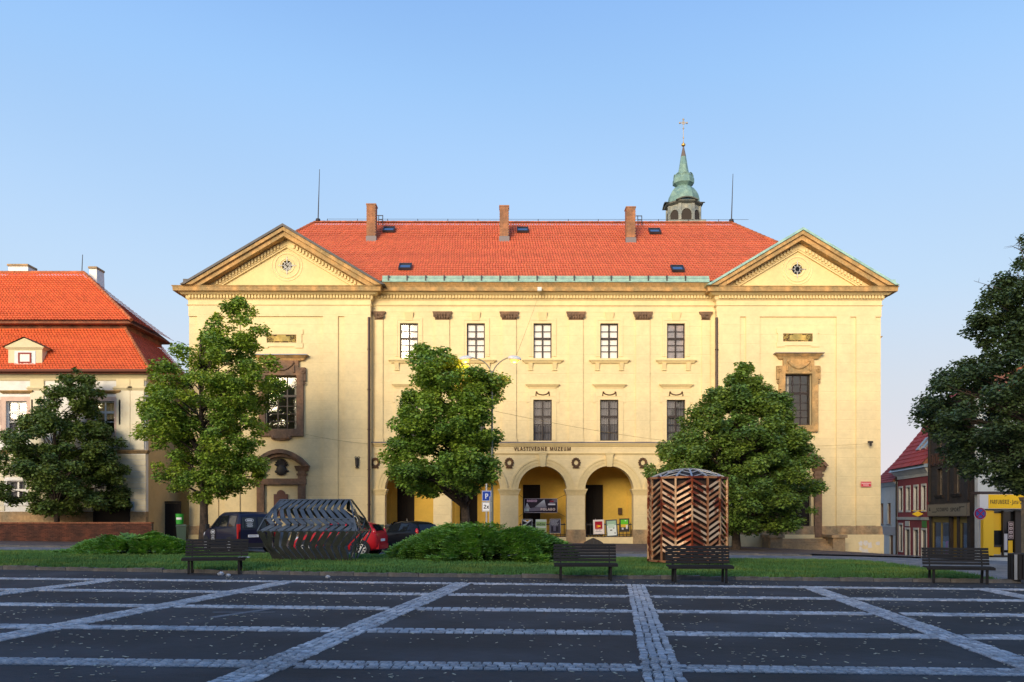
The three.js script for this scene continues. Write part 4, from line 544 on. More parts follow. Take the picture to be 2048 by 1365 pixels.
{
  // brown sports shop
  let [g, L] = street('brown_shop_house', 'dark brown three-storey house with a sports shop on the ground floor', [30.25, -61.6], [28.5, -52.8]); const y0 = -1.6, br = S(lin(.055, .042, .036), { map: T.stone, bumpMap: T.grain, bumpScale: .03 }), lt = S(lin(.30, .24, .18), { map: T.stone });
  const ws = [2.6, 6.3], sh = rectShape(0, L, y0, 9.2); for (const x of ws) { rectHole(sh, x - .62, x + .62, 3.25, 5.1); rectHole(sh, x - .62, x + .62, 6.55, 8.3); } rectHole(sh, .5, 4.6, -.95, 1.75); rectHole(sh, 4.95, 6.3, -1.3, 1.75); rectHole(sh, 6.65, 8.3, -.95, 1.75);
  part('wall', extrude(sh, .35, -.35), br, g); part('side_wall', [B(0, .3, y0, 9.2, -8, -.36), B(L - .3, L, y0, 9.2, -8, -.36), B(0, L, y0, 9.2, -8.3, -8.01)], br, g);
  for (const x of ws) for (const [a, b] of [[3.25, 5.1], [6.55, 8.3]]) { windowPart(g, x, a, b, 1.24, -.2, { rows: [.65], frame: lt, curtain: { mat: mat.sheer } }); part('sill', layer(x - .8, x + .8, a - .2, a - .02, 0, .06, .16, .1), br, g); part('reveal', [B(x + .58, x + .62, a, b, -.16, 0)], lt, g); }
  for (const x of [.2, 4.45, 8.6]) part('lesene', [B(x - .16, x + .16, 2.8, 9.0, .001, .09)], br, g);
  part('cornice', layer(0, L, 9.0, 9.4, 0, .15, .55, .3), br, g); part('apron', [B(.4, L - .2, 5.35, 6.25, .001, .05), ...Array.from({ length: 9 }, (_, k) => new THREE.TorusGeometry(.32, .05, 5, 14).scale(.8, 1.1, .6).translate(.9 + k * .9, 5.8, .06))], S(lin(.10, .045, .03), { map: T.stone }), g);
  part('roof', deck([V(-.2, 9.4, .5), V(L + .2, 9.4, .5), V(L + .2, 11.6, -4), V(-.2, 11.6, -4), V(-.2, 9.4, -8.3), V(L + .2, 9.4, -8.3)], [[0, 1, 2, 3], [5, 4, 3, 2], [1, 5, 2], [4, 0, 3], [4, 5, 1, 0]]), mat.brick, g);
  const st = canvasTex(1024, 256, (c, w, h) => { c.fillStyle = '#8d8471'; c.fillRect(0, 0, w, h); c.fillStyle = '#15120f'; c.font = 'bold 120px sans-serif'; c.fillText('SCOMPO', 255, 160, 330); c.fillText('SPORT', 635, 168, 260); c.fillRect(130, 166, 130, 16); c.fillRect(850, 60, 130, 16); c.fillRect(50, 60, 22, 70); c.fillRect(42, 110, 40, 34); });
  part('shop_sign', B(.15, L - .1, 1.78, 2.62, .01, .16), lt, g); part('sign_face', new THREE.PlaneGeometry(L - .5, .74).translate(L / 2, 2.2, .165), S(0xffffff, { map: st }), g, { uv: true, label: 'sign reading SCOMPO SPORT in dark letters' });
  const ol = S(lin(.22, .17, .05)), yl = S(lin(.45, .27, .02), { map: T.wall });
  part('shop_window_frame', [B(.5, 4.6, 1.35, 1.75, -.2, -.1), B(2.5, 2.56, -.95, 1.35, -.2, -.1), B(.5, .58, -.95, 1.35, -.2, -.1), B(4.52, 4.6, -.95, 1.35, -.2, -.1), B(6.65, 8.3, 1.35, 1.75, -.2, -.1), B(6.65, 6.75, -.95, 1.35, -.2, -.1)], ol, g); for (const [a, b] of [[.58, 2.5], [2.56, 4.52], [6.75, 8.3]]) part('pane', B(a, b, -.95, 1.35, -.16, -.15), mat.glass, g);
  part('display', [B(.6, 4.5, -.95, 1.3, -1.5, -1.45), B(6.7, 8.3, -.95, 1.3, -1.2, -1.15)], S(lin(.05, .05, .06)), g); const rr = rng(12); for (let k = 0; k < 7; k++) part('display_item', new THREE.CapsuleGeometry(.14, .5 + rr() * .4, 4, 8).translate(.9 + k * .5 + (k > 4 ? 3 : 0), -.45, -.7), S(lin(.1 + rr() * .3, .1 + rr() * .25, .12 + rr() * .3)), g);
  part('door', [B(4.95, 6.3, -1.3, 1.75, -.3, -.2), B(5.1, 6.15, -1.1, .9, -.2, -.17), B(5.1, 6.15, 1.05, 1.6, -.2, -.17)], yl, g);
}
{
  // yellow perfumery and the pale house above it
  const g = thing('perfumery_house', 'pale grey house with a yellow perfumery shopfront at the right edge', 'house', [27.05, 0, -49.6], -.02), y0 = -1.4, pale = S(lin(.50, .54, .55), { map: T.plaster }), L = 9, yl = S(lin(.80, .48, .01), { roughness: .5 });
  const sh = rectShape(.15, L, y0, 9.0); for (const x of [1.5, 4.0, 6.5]) rectHole(sh, x - .55, x + .55, 4.3, 6.1); rectHole(sh, .4, 2.6, -.35, 2.05); rectHole(sh, 2.75, 3.35, -.9, 2.05); rectHole(sh, 3.45, 6, -.35, 2.05);
  part('wall', extrude(sh, .35, -.35), pale, g); part('side_wall', [plank(V(.3, 3.8, -.2), V(1.75, 3.8, -3.1), 10.4, .2, V(1, 0, .5)), B(L - .3, L, y0, 9, -3, -.36), B(1.75, L, y0, 9, -3.3, -3.01)], pale, g);
  for (const x of [1.5, 4.0, 6.5]) { windowPart(g, x, 4.3, 6.1, 1.1, -.15, { rows: [.65], frame: mat.frameWhite, curtain: { mat: mat.sheer } }); }
  part('roof', deck([V(-.1, 9, .5), V(L + .3, 9, .5), V(L + .3, 10.4, -1.4), V(.6, 10.4, -1.4), V(1.7, 9, -3.4), V(L + .3, 9, -3.4)], [[0, 1, 2, 3], [5, 4, 3, 2], [1, 5, 2], [4, 0, 3], [4, 5, 1, 0]]), mat.brick, g);
  part('canopy', [layer(-.1, L, 3.05, 3.2, 0, .75, .7, .3, 0)], S(lin(.05, .035, .035)), g);
  const st = canvasTex(1024, 256, (c, w, h) => { c.fillStyle = '#f2c100'; c.fillRect(0, 0, w, h); c.fillStyle = '#1d1503'; c.font = 'bold 112px sans-serif'; c.fillText('PARFUMERIE - Jana Chodová', 34, 175, 950); });
  const sb = part('shop_sign', [B(-.12, 3.55, 2.2, 3.04, .45, .72)], S(lin(.62, .62, .62)), g); part('sign_face', new THREE.PlaneGeometry(2.62, .8).translate(1.68, 2.62, .726), S(0xffffff, { map: st, roughness: .5 }), sb, { uv: true, label: 'yellow sign reading PARFUMERIE - Jana Chodová' });
  part('side_sign', B(3.0, 3.55, 2.42, 2.95, .721, .74), S(lin(.05, .012, .02)), sb);
  part('shopfront', [B(.25, .85, -.5, 2.1, .01, .42)], yl, g); part('shopfront_frame', [B(.85, .93, -.6, 2.1, .01, .2), B(1.5, 1.56, -.6, 2.1, .01, .2), B(2.2, 2.62, -.75, 2.1, .01, .2), B(.93, 1.5, -.02, .1, .01, .1), B(.93, 2.2, -.6, -.5, .01, .2)], mat.iron, g);
  part('pane', B(.93, 2.2, -.5, 2.1, -.06, -.05), mat.darkGlass, g); part('poster_panel', [B(.95, 1.48, .95, 1.95, .0, .02), B(1.0, 1.45, -.45, .0, .0, .02), B(1.9, 2.15, -.55, .35, .0, .02)], yl, g); part('poster_panel', [B(1.6, 1.85, -.2, .75, 0, .02)], S(lin(.5, .5, .55)), g);
  const sp = canvasTex(128, 400, (c, w, h) => { c.fillStyle = '#2b0b14'; c.fillRect(0, 0, w, h); c.strokeStyle = '#c9bcc0'; c.lineWidth = 8; c.strokeRect(5, 5, w - 10, h - 10); c.fillStyle = '#c9bcc0'; for (let k = 0; k < 4; k++) { c.fillRect(26, 30 + k * 92, 76, 60); c.fillStyle = '#2b0b14'; c.fillRect(44, 46 + k * 92, 40, 26); c.fillStyle = '#c9bcc0'; } });
  part('opening_hours', new THREE.PlaneGeometry(.3, 1.0).translate(2.05, .95, .03), S(0xffffff, { map: sp }), g, { uv: true }); part('dado', B(.25, 2.65, -1.4, -.62, .02, .3), pale, g); part('door', B(2.75, 3.35, -.9, 2.05, -.2, -.12), S(lin(.45, .5, .5)), g); part('pane', B(3.45, 6, -.35, 2.05, -.1, -.08), mat.darkGlass, g);
  const pil = thing('stone_pillar', 'tan sandstone pillar cut off by the right edge of the picture', 'pillar', [25.25, gh(25.2, -41), -41]); part('shaft', B(-.42, .42, -.2, 2.95, -.42, .42), mat.plinth, pil); part('base', layer(-.5, .5, -.2, .35, .5, .06, 0, 1), mat.plinth, pil); part('cap', layer(-.44, .44, 2.951, 3.15, .44, .02, .1, .9), mat.plinth, pil);
}
// wooded hill far beyond the side street
{
  const g = new THREE.SphereGeometry(60, 40, 20, 0, Math.PI * 2, 0, Math.PI / 2), p = g.attributes.position, n = noise2(256, 30, 8); for (let i = 0; i < p.count; i++) { const k = 1 + .05 * n(p.getX(i) * 3 + 500, p.getZ(i) * 3 + 500); p.setY(i, p.getY(i) * .62 * k - 2); p.setX(i, p.getX(i) * 3); } g.computeVertexNormals();
  const h = struct('wooded_hill', g.translate(270, -14, -520), S(lin(.06, .10, .05), { map: T.lawn })); 
}
// ---------------------------------------------------------------- houses on the near side of the square, behind the viewer: they shade the foreground
{
  const cols = [[.62, .50, .33], [.55, .40, .32], [.66, .62, .52], [.50, .45, .36], [.60, .44, .28], [.52, .50, .46], [.60, .55, .40]], word = ['ochre', 'rose', 'cream', 'olive', 'orange', 'stone-grey', 'pale straw'];
  cols.forEach((c, i) => {
    const w = 15.2, x = -84 + i * 15.4, g = thing('row_house', `${word[i]} rendered town house in the row behind the viewer across the square`, 'house', [x, 0, 14], 0, 'houses behind the viewer'), m = S(lin(...c), { map: T.plaster });
    const sh = rectShape(0, w, -1, 9.6); for (let k = 0; k < 5; k++) for (const y of [.8, 4.0, 7.0]) rectHole(sh, 1.2 + k * 2.8, 2.4 + k * 2.8, y, y + 1.8);
    part('wall', extrude(sh, .4, 0), m, g); part('side_wall', [B(0, .3, -1, 9.6, .41, 10), B(w - .3, w, -1, 9.6, .41, 10), B(.3, w - .3, -1, 9.6, 9.7, 10)], m, g);
    for (let k = 0; k < 5; k++) for (const y of [.8, 4.0, 7.0]) part('window', B(1.2 + k * 2.8, 2.4 + k * 2.8, y, y + 1.8, .2, .24), mat.darkGlass, g);
    part('roof', deck([V(-.1, 9.6, -.5), V(w + .1, 9.6, -.5), V(w + .1, 15.6, 5), V(-.1, 15.6, 5), V(-.1, 9.6, 10.5), V(w + .1, 9.6, 10.5)], [[0, 3, 2, 1], [5, 2, 3, 4], [1, 2, 5], [4, 3, 0], [0, 1, 5, 4]]), mat.brick, g);
  });
}

// ---------------------------------------------------------------- trees
const leafGeo = (() => { const v = [[0, 0, 0], [.5, .10, .42], [.12, .02, .9], [-.5, .10, .42], [0, -.03, .45]]; return merged(quadGeo(v, [[0, 1, 4], [1, 2, 4], [2, 3, 4], [3, 0, 4]])); })();
const leafMat = new THREE.MeshPhysicalMaterial({ color: 0xffffff, roughness: .6, transmission: .35, thickness: 0, side: THREE.DoubleSide });
function tree(o) {
  const { d, px, base, rows, seed, n, leaf, tone } = o, r = rng(seed), K = d / 1700, tx = (px - 1024) * K, gy = gh(tx, -d), t = thing('tree', o.label, 'tree', [tx, gy, -d], 0, o.group), Yl = p => 1.75 + (1034 - p) * K - gy;
  const row = rows.map(([y, a, b]) => [Yl(y), (a - px) * K, (b - px) * K]).sort((a, b) => a[0] - b[0]), yMin = row[0][0], yMax = row[row.length - 1][0];
  const span = y => { let i = 0; while (i < row.length - 2 && y > row[i + 1][0]) i++; const f = (y - row[i][0]) / (row[i + 1][0] - row[i][0]); return [row[i][1] + (row[i + 1][1] - row[i][1]) * f, row[i][2] + (row[i + 1][2] - row[i][2]) * f]; };
  const maxW = Math.max(...row.map(q => q[2] - q[1])), clumps = []; let guard = 0;
  while (clumps.length < o.clumps && guard++ < 20000) {
    const y = yMin + (yMax - yMin) * r(), [a, b] = span(y), w = b - a; if (r() > w / maxW + .12) continue;
    const rc = (.30 + r() * .36) * (o.cs ?? 1) * Math.min(1, .45 + w / maxW), u = Math.sqrt(r()) * (r() < .5 ? -1 : 1), th = r() * 6.28, hw = Math.max(.05, w / 2 - rc * .45), rad = Math.pow(r(), .38);
    clumps.push([(a + b) / 2 + Math.cos(th) * rad * hw, y, Math.sin(th) * rad * hw * .92 + (o.zc ?? 0), rc]);
  }
  // trunk and limbs
  const top = o.top ?? (yMin + (yMax - yMin) * .8), tg = [], rt = o.trunk, lean = (r() - .5) * .3, pt = f => V(lean * f * f + .10 * Math.sin(f * 5 + seed), top * f, .12 * Math.sin(f * 4 + seed * 2));
  for (let k = 0; k < 9; k++) tg.push(rod(pt(k / 9).add(V(0, k ? 0 : -.15, 0)), pt((k + 1.04) / 9), rt * (1 - .82 * k / 9) * (k ? 1 : 1.25), rt * (1 - .82 * (k + 1) / 9), 10));
  part('trunk', tg, mat.bark, t);
  const lg = []; clumps.forEach((c, i) => { if (i % 3) return; const f = Math.min(.95, Math.max(.24, (c[1] - (1.0 + r() * 1.2)) / top)), s = pt(f), e = V(c[0], c[1], c[2]), m = s.clone().lerp(e, .55).add(V(0, .25, 0)), R1 = rt * (1 - .8 * f) * .42; lg.push(rod(s, m, R1, R1 * .6, 5), rod(m, e, R1 * .6, .012, 5)); });
  part('limbs', lg, mat.bark, t);
  const im = new THREE.InstancedMesh(leafGeo, leafMat, n), m4 = new THREE.Matrix4(), q = new THREE.Quaternion(), c = new THREE.Color(), tot = clumps.reduce((s, k) => s + k[3] ** 2, 0), cum = []; let acc = 0; for (const k of clumps) cum.push(acc += k[3] ** 2 / tot);
  const ct = clumps.map(() => r());
  for (let i = 0; i < n; i++) {
    const v = r(); let lo = 0, hi = cum.length - 1; while (lo < hi) { const md = (lo + hi) >> 1; cum[md] < v ? lo = md + 1 : hi = md; } const k = clumps[lo];
    const th = r() * 6.2832, cz = r() * 2 - 1, rr = k[3] * Math.pow(r(), .42) * (1 + .35 * (r() - .5)), sx = Math.sqrt(1 - cz * cz), dx = Math.cos(th) * sx, dz = Math.sin(th) * sx;
    const P = V(k[0] + dx * rr, k[1] + cz * rr * .72 - .12 * dx * dx * rr, k[2] + dz * rr);
    q.setFromEuler(new THREE.Euler(.35 + (r() - .5) * 1.5, Math.atan2(dx, dz) + (r() - .5) * 2.2, (r() - .5) * 1.3, 'YXZ')); const s = leaf * (.65 + r() * .7); m4.compose(P, q, V(s * .95, s, s)); im.setMatrixAt(i, m4);
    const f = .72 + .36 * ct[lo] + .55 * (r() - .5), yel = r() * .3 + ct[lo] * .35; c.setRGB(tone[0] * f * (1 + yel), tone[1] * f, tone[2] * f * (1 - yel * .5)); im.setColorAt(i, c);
  }
  im.userData.kind = 'stuff'; im.name = 'crown'; im.castShadow = im.receiveShadow = true; t.add(im);
  if (o.twigs) { const g = []; for (const [a, b] of o.twigs) { const A = V((a[0] - px) * K, Yl(a[1]), a[2] ?? 0), Bv = V((b[0] - px) * K, Yl(b[1]), b[2] ?? 0); g.push(rod(A, Bv, .018, .006, 5)); for (let k = 0; k < 7; k++) { const s = A.clone().lerp(Bv, .3 + r() * .7); g.push(rod(s, s.clone().add(V((r() - .7) * .7, (r() - .3) * .5, (r() - .5) * .5)), .007, .003, 4)); } } part('bare_twigs', g, mat.bark, t); }
  return t;
}
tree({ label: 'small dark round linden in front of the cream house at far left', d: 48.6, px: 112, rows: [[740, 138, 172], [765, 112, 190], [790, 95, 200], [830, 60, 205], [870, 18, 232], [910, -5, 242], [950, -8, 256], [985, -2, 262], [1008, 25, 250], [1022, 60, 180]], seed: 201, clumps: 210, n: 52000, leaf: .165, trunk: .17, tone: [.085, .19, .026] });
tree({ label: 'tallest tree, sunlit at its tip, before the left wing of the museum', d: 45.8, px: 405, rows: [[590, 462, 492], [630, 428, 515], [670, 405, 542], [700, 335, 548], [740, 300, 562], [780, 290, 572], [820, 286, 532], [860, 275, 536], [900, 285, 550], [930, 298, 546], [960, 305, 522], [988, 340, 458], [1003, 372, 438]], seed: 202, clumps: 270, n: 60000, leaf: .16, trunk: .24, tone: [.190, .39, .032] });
tree({ label: 'leafy tree before the arcade beside the street lamp', d: 45.0, px: 930, zc: 1.7, rows: [[703, 850, 895], [728, 822, 906], [748, 815, 965], [765, 812, 1028], [800, 815, 1005], [850, 800, 1006], [900, 785, 1006], [940, 757, 1010], [968, 790, 1006], [985, 830, 955]], seed: 203, clumps: 270, n: 62000, leaf: .16, trunk: .27, tone: [.155, .35, .034] });
tree({ label: 'broad tree before the right wing behind the upright sculpture', d: 47.2, px: 1475, rows: [[725, 1472, 1500], [760, 1450, 1530], [800, 1388, 1575], [850, 1350, 1602], [900, 1320, 1622], [940, 1288, 1636], [980, 1295, 1642], [1020, 1302, 1632], [1048, 1370, 1602], [1062, 1420, 1560]], seed: 224, clumps: 480, n: 98000, leaf: .165, trunk: .23, tone: [.125, .28, .036] });
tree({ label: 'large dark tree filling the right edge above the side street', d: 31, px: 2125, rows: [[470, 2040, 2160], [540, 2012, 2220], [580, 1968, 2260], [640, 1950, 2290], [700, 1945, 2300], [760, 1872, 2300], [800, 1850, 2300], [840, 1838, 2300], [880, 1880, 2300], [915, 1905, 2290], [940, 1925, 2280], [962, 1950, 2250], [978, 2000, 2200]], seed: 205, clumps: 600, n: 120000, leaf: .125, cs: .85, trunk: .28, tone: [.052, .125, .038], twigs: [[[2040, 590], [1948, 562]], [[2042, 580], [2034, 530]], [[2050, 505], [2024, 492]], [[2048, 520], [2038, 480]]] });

// ---------------------------------------------------------------- spreading junipers on the lawn
function juniper(label, pxs, d, w, dep, h, n, seed, lobes) {
  const r = rng(seed), K = d / 1700, x = (pxs - 1024) * K, t = thing('juniper_shrub', label, 'shrub', [x, gh(x, -d) + .08, -d], 0, 'junipers on the lawn');
  const spray = (() => { const g = []; for (let k = 0; k < 5; k++) { const s = k % 2 ? 1 : -1, z = k * .2; g.push(quadGeo([[0, 0, z], [s * .26, .04, z + .22], [s * .03, .01, z + .36]], [[0, 1, 2]])); } g.push(quadGeo([[-.03, 0, 0], [.03, 0, 0], [0, .02, 1.15]], [[0, 1, 2]])); return merged(g); })();
  const im = new THREE.InstancedMesh(spray, new THREE.MeshPhysicalMaterial({ color: 0xffffff, roughness: .75, side: THREE.DoubleSide, transmission: .15, thickness: 0 }), n), m4 = new THREE.Matrix4(), q = new THREE.Quaternion(), c = new THREE.Color(), L = [];
  for (let k = 0; k < lobes; k++) { const a = r() * 6.28, rad = Math.sqrt(r()) * .82, lx = Math.cos(a) * rad * w / 2, lz = Math.sin(a) * rad * dep / 2, e = Math.sqrt(Math.max(.05, 1 - rad * rad)); L.push([lx, lz, h * (.22 + .72 * e) * (.6 + r() * .5), .35 + r() * .5, a + (r() - .5), r()]); }
  const st = L.filter((_, i) => i % 2 === 0).map(l => rod(V(0, .05, 0), V(l[0], l[2] * .75, l[1]), .035, .012, 5)); part('stems', st, mat.bark, t);
  for (let i = 0; i < n; i++) {
    const l = L[Math.floor(r() * L.length)], u = r(), along = (u - .4) * l[3] * 2.4, side = (r() - .5) * l[3] * 1.1 * (1.1 - u * .7), a = l[4], px = l[0] + Math.cos(a) * along - Math.sin(a) * side, pz = l[1] + Math.sin(a) * along + Math.cos(a) * side, down = u > .6 ? (u - .6) * .5 : 0;
    const ex = px / (w / 2), ez = pz / (dep / 2), env = h * (.16 + .9 * Math.pow(Math.max(0, 1 - Math.min(1, Math.hypot(ex, ez))), .75)); let y = Math.min(l[2] * (1 - .3 * (1 - u)) - down * l[3], env) - Math.pow(r(), 2.5) * .26 * h; if (y < .03) y = .03 + r() * .12;
    q.setFromEuler(new THREE.Euler(-.12 + (r() - .5) * .7, Math.PI / 2 - a + (r() - .5) * 1.1, (r() - .5) * .9, 'YXZ')); const s = .13 + r() * .11; m4.compose(V(px, y, pz), q, V(s, s, s)); im.setMatrixAt(i, m4); const f = .65 + .5 * l[5] + .35 * (r() - .5); c.setRGB(.165 * f * (1 + .4 * l[5]), .42 * f, .04 * f); im.setColorAt(i, c);
  }
  im.userData.kind = 'stuff'; im.name = 'foliage'; im.castShadow = im.receiveShadow = true; t.add(im); return t;
}
juniper('large spreading green juniper in the middle of the lawn', 966, 31.8, 7.0, 4.6, 1.70, 60000, 301, 120);
juniper('low spreading juniper left of the dark van', 268, 33.6, 4.6, 3.2, 1.0, 34000, 302, 70);
{ const o = scene.children.filter(c => c.name.startsWith('juniper_shrub')); delete o[0].userData.group; delete o[1].userData.group; }

// ---------------------------------------------------------------- sculptures
{
  const K = 30 / 1700, x = (1379 - 1024) * K, gy = gh(x, -30), t = thing('upright_sculpture', 'rusty upright drum sculpture of herringbone steel strips', 'sculpture', [x, gy + .05, -30.3]);
  const ru = S(lin(.80, .62, .46), { map: T.rust, metalness: .5, roughness: .4 }), ru2 = S(lin(.50, .27, .15), { map: T.rust, metalness: .3, roughness: .6 }), Rr = 1.40, N = 16, H0 = .22, H1 = 3.12, nrm = a => V(Math.cos(a), 0, Math.sin(a));
  part('slab', B(-1.75, 1.75, -.12, .07, -1.75, 1.75), S(lin(.30, .30, .29), { map: T.stone }), t); part('inner_drum', new THREE.CylinderGeometry(1.22, 1.22, 2.85, 24, 1).translate(0, 1.68, 0), S(lin(.055, .028, .018), { roughness: .8, map: T.stone }), t); part('inner_dome', new THREE.SphereGeometry(2.3, 24, 8, 0, Math.PI * 2, 0, .55).translate(0, 1.15, 0), S(lin(.03, .028, .03), { roughness: .7 }), t); part('base_ring', new THREE.CylinderGeometry(1.0, 1.0, .16, 24).translate(0, .15, 0), mat.iron, t);  // dark drum and dome added inside so the gaps between strips look dark
  const pts = a => V(Math.cos(a) * Rr, 0, Math.sin(a) * Rr); const A = k => (k + .25) / N * Math.PI * 2;
  for (let k = 0; k < N; k++) {
    const a0 = A(k), a1 = A(k + 1), p = pts(a0), q = pts(a1), n = nrm((a0 + a1) / 2), rise = (k % 2 ? 1 : -1) * .30;
    part('rib', plank(p.clone().setY(H0), p.clone().setY(H1), .06, .06, nrm(a0)), k % 3 ? ru : ru2, t);
    part('rim_bar', [plank(p.clone().setY(H1), q.clone().setY(H1), .07, .08, n), plank(p.clone().setY(H0), q.clone().setY(H0), .07, .08, n)], ru2, t);
    for (let j = 0; j < 14; j++) { const y = H0 + .12 + j * .2, ya = y + (rise < 0 ? .30 : 0), yb = y + (rise < 0 ? 0 : .30); if (Math.max(ya, yb) > H1 - .01) continue; part('slat', plank(p.clone().setY(ya), q.clone().setY(yb), .08, .02, n.clone().add(V(0, .35, 0))), (j + k) % 4 ? ru : ru2, t); }
  }
  const dome = f => (1 - f * f) * .36; for (let k = 0; k < N; k++) { const a = A(k), n = 4; for (let j = 0; j < n; j++) { const f0 = j / n, f1 = (j + 1) / n; part('dome_rib', plank(pts(a).multiplyScalar(Math.max(.05, f0)).setY(H1 + dome(f0)), pts(a).multiplyScalar(f1).setY(H1 + dome(f1)), .06, .03, V(0, 1, 0)), mat.steel, t); const a1 = A(k + 1), fm = f1 - .04, fo = Math.max(.08, fm - .18 * (k % 2 ? 1 : -.2)), fi = Math.max(.08, fm - .18 * (k % 2 ? -.2 : 1)); part('dome_slat', plank(pts(a).multiplyScalar(Math.min(1, fo)).setY(H1 + dome(Math.min(1, fo))), pts(a1).multiplyScalar(Math.min(1, fi)).setY(H1 + dome(Math.min(1, fi))), .07, .02, V(0, 1, 0)), mat.steel, t); } }
}
{
  const d = 29.9, K = d / 1700, x = (632 - 1024) * K, gy = gh(x, -d), t = thing('reclining_sculpture', 'dark faceted barrel sculpture of open herringbone steel strips on the grass', 'sculpture', [x, gy + .08, -d], -.06);
  const st = S(lin(.17, .18, .18), { roughness: .27, metalness: .6, map: T.metal }), sec = [[.12, 2.18, 1.24], [.84, 1.52, 1.56], [1.06, 1.10, 1.72], [.42, .03, 1.32], [-.42, .03, 1.32], [-1.06, 1.10, 1.72], [-.84, 1.52, 1.56], [-.12, 2.18, 1.24]], P = (i, s) => V(s * sec[i][2], sec[i][1], sec[i][0]);
  for (let i = 0; i < 8; i++) {
    const j = (i + 1) % 8, a0 = P(i, -1), a1 = P(i, 1), b0 = P(j, -1), b1 = P(j, 1), n = a1.clone().sub(a0).cross(b0.clone().sub(a0)).normalize().negate(), len = a0.distanceTo(b0);
    part('edge_bar', plank(a0, a1, .04, .04, n), st, t);
    const dirn = [-1, 1, -1, 1, -1, 1, -1, 1][i], halves = len > .3 ? 2 : 1, N = 12;
    for (let k = 0; k < N; k++) for (let h2 = 0; h2 < halves; h2++) {
      const u0 = (k + .5) / N, off = dirn * .095, f0 = h2 / halves, f1 = (h2 + 1) / halves, o0 = halves === 1 ? 0 : h2 ? off : 0, o1 = halves === 1 ? off : h2 ? 0 : off, at = (f, u) => a0.clone().lerp(b0, f).lerp(a1.clone().lerp(b1, f), Math.min(.995, Math.max(.005, u)));
      part('slat', plank(at(f0, u0 + o0), at(f1, u0 + o1), i === 2 || i === 4 ? .165 : .13, .02, n), st, t);
    }
  }
  for (const s of [-1, 1]) { const c = V(s * 1.62, 1.12, 0); for (let i = 0; i < 8; i++) { const j = (i + 1) % 8; part('end_rib', plank(P(i, s), c, .05, .03, V(s, 0, 0)), st, t); part('edge_bar', plank(P(i, s), P(j, s), .05, .04, V(s, 0, 0)), st, t); for (const f of [.3, .58, .82]) { const m = P(i, s).lerp(P(j, s), .5).lerp(c, Math.min(.95, f + .2)); part('end_slat', plank(P(i, s).lerp(c, f), m, .07, .014, V(s, 0, 0)), st, t); part('end_slat', plank(P(j, s).lerp(c, f), m, .07, .014, V(s, 0, 0)), st, t); } } }
}

// ---------------------------------------------------------------- benches
function makeBench(label, pos, ry) {
  const b = thing('park_bench', label, 'bench', pos, ry, 'dark slatted benches along the lawn'), W = 1.76;
  for (let k = 0; k < 6; k++) part('seat_slat', new THREE.BoxGeometry(W, .035, .072).translate(0, .46 - (k === 5 ? .015 : 0), -.20 + k * .085), mat.bench, b);
  part('seat_front_slat', new THREE.BoxGeometry(W, .07, .03).translate(0, .425, .275), mat.bench, b);
  for (let k = 0; k < 6; k++) part('back_slat', new THREE.BoxGeometry(W, .068, .03).rotateX(-.2).translate(0, .545 + k * .083, -.255 - k * .019), mat.bench, b);
  for (const s of [-1, 1]) { part('leg', plank(V(s * .69, -.03, .20), V(s * .69, .44, .20), .06, .06, V(0, 0, 1)), mat.bench, b); part('leg', plank(V(s * .69, -.03, -.28), V(s * .69, .44, -.22), .06, .06, V(0, 0, 1)), mat.bench, b); part('support', [plank(V(s * .69, .425, -.24), V(s * .69, .425, .24), .04, .05, V(1, 0, 0)), plank(V(s * .69, .42, -.24), V(s * .69, .99, -.37), .05, .03, V(1, 0, 0))], mat.bench, b); }
  return b;
}
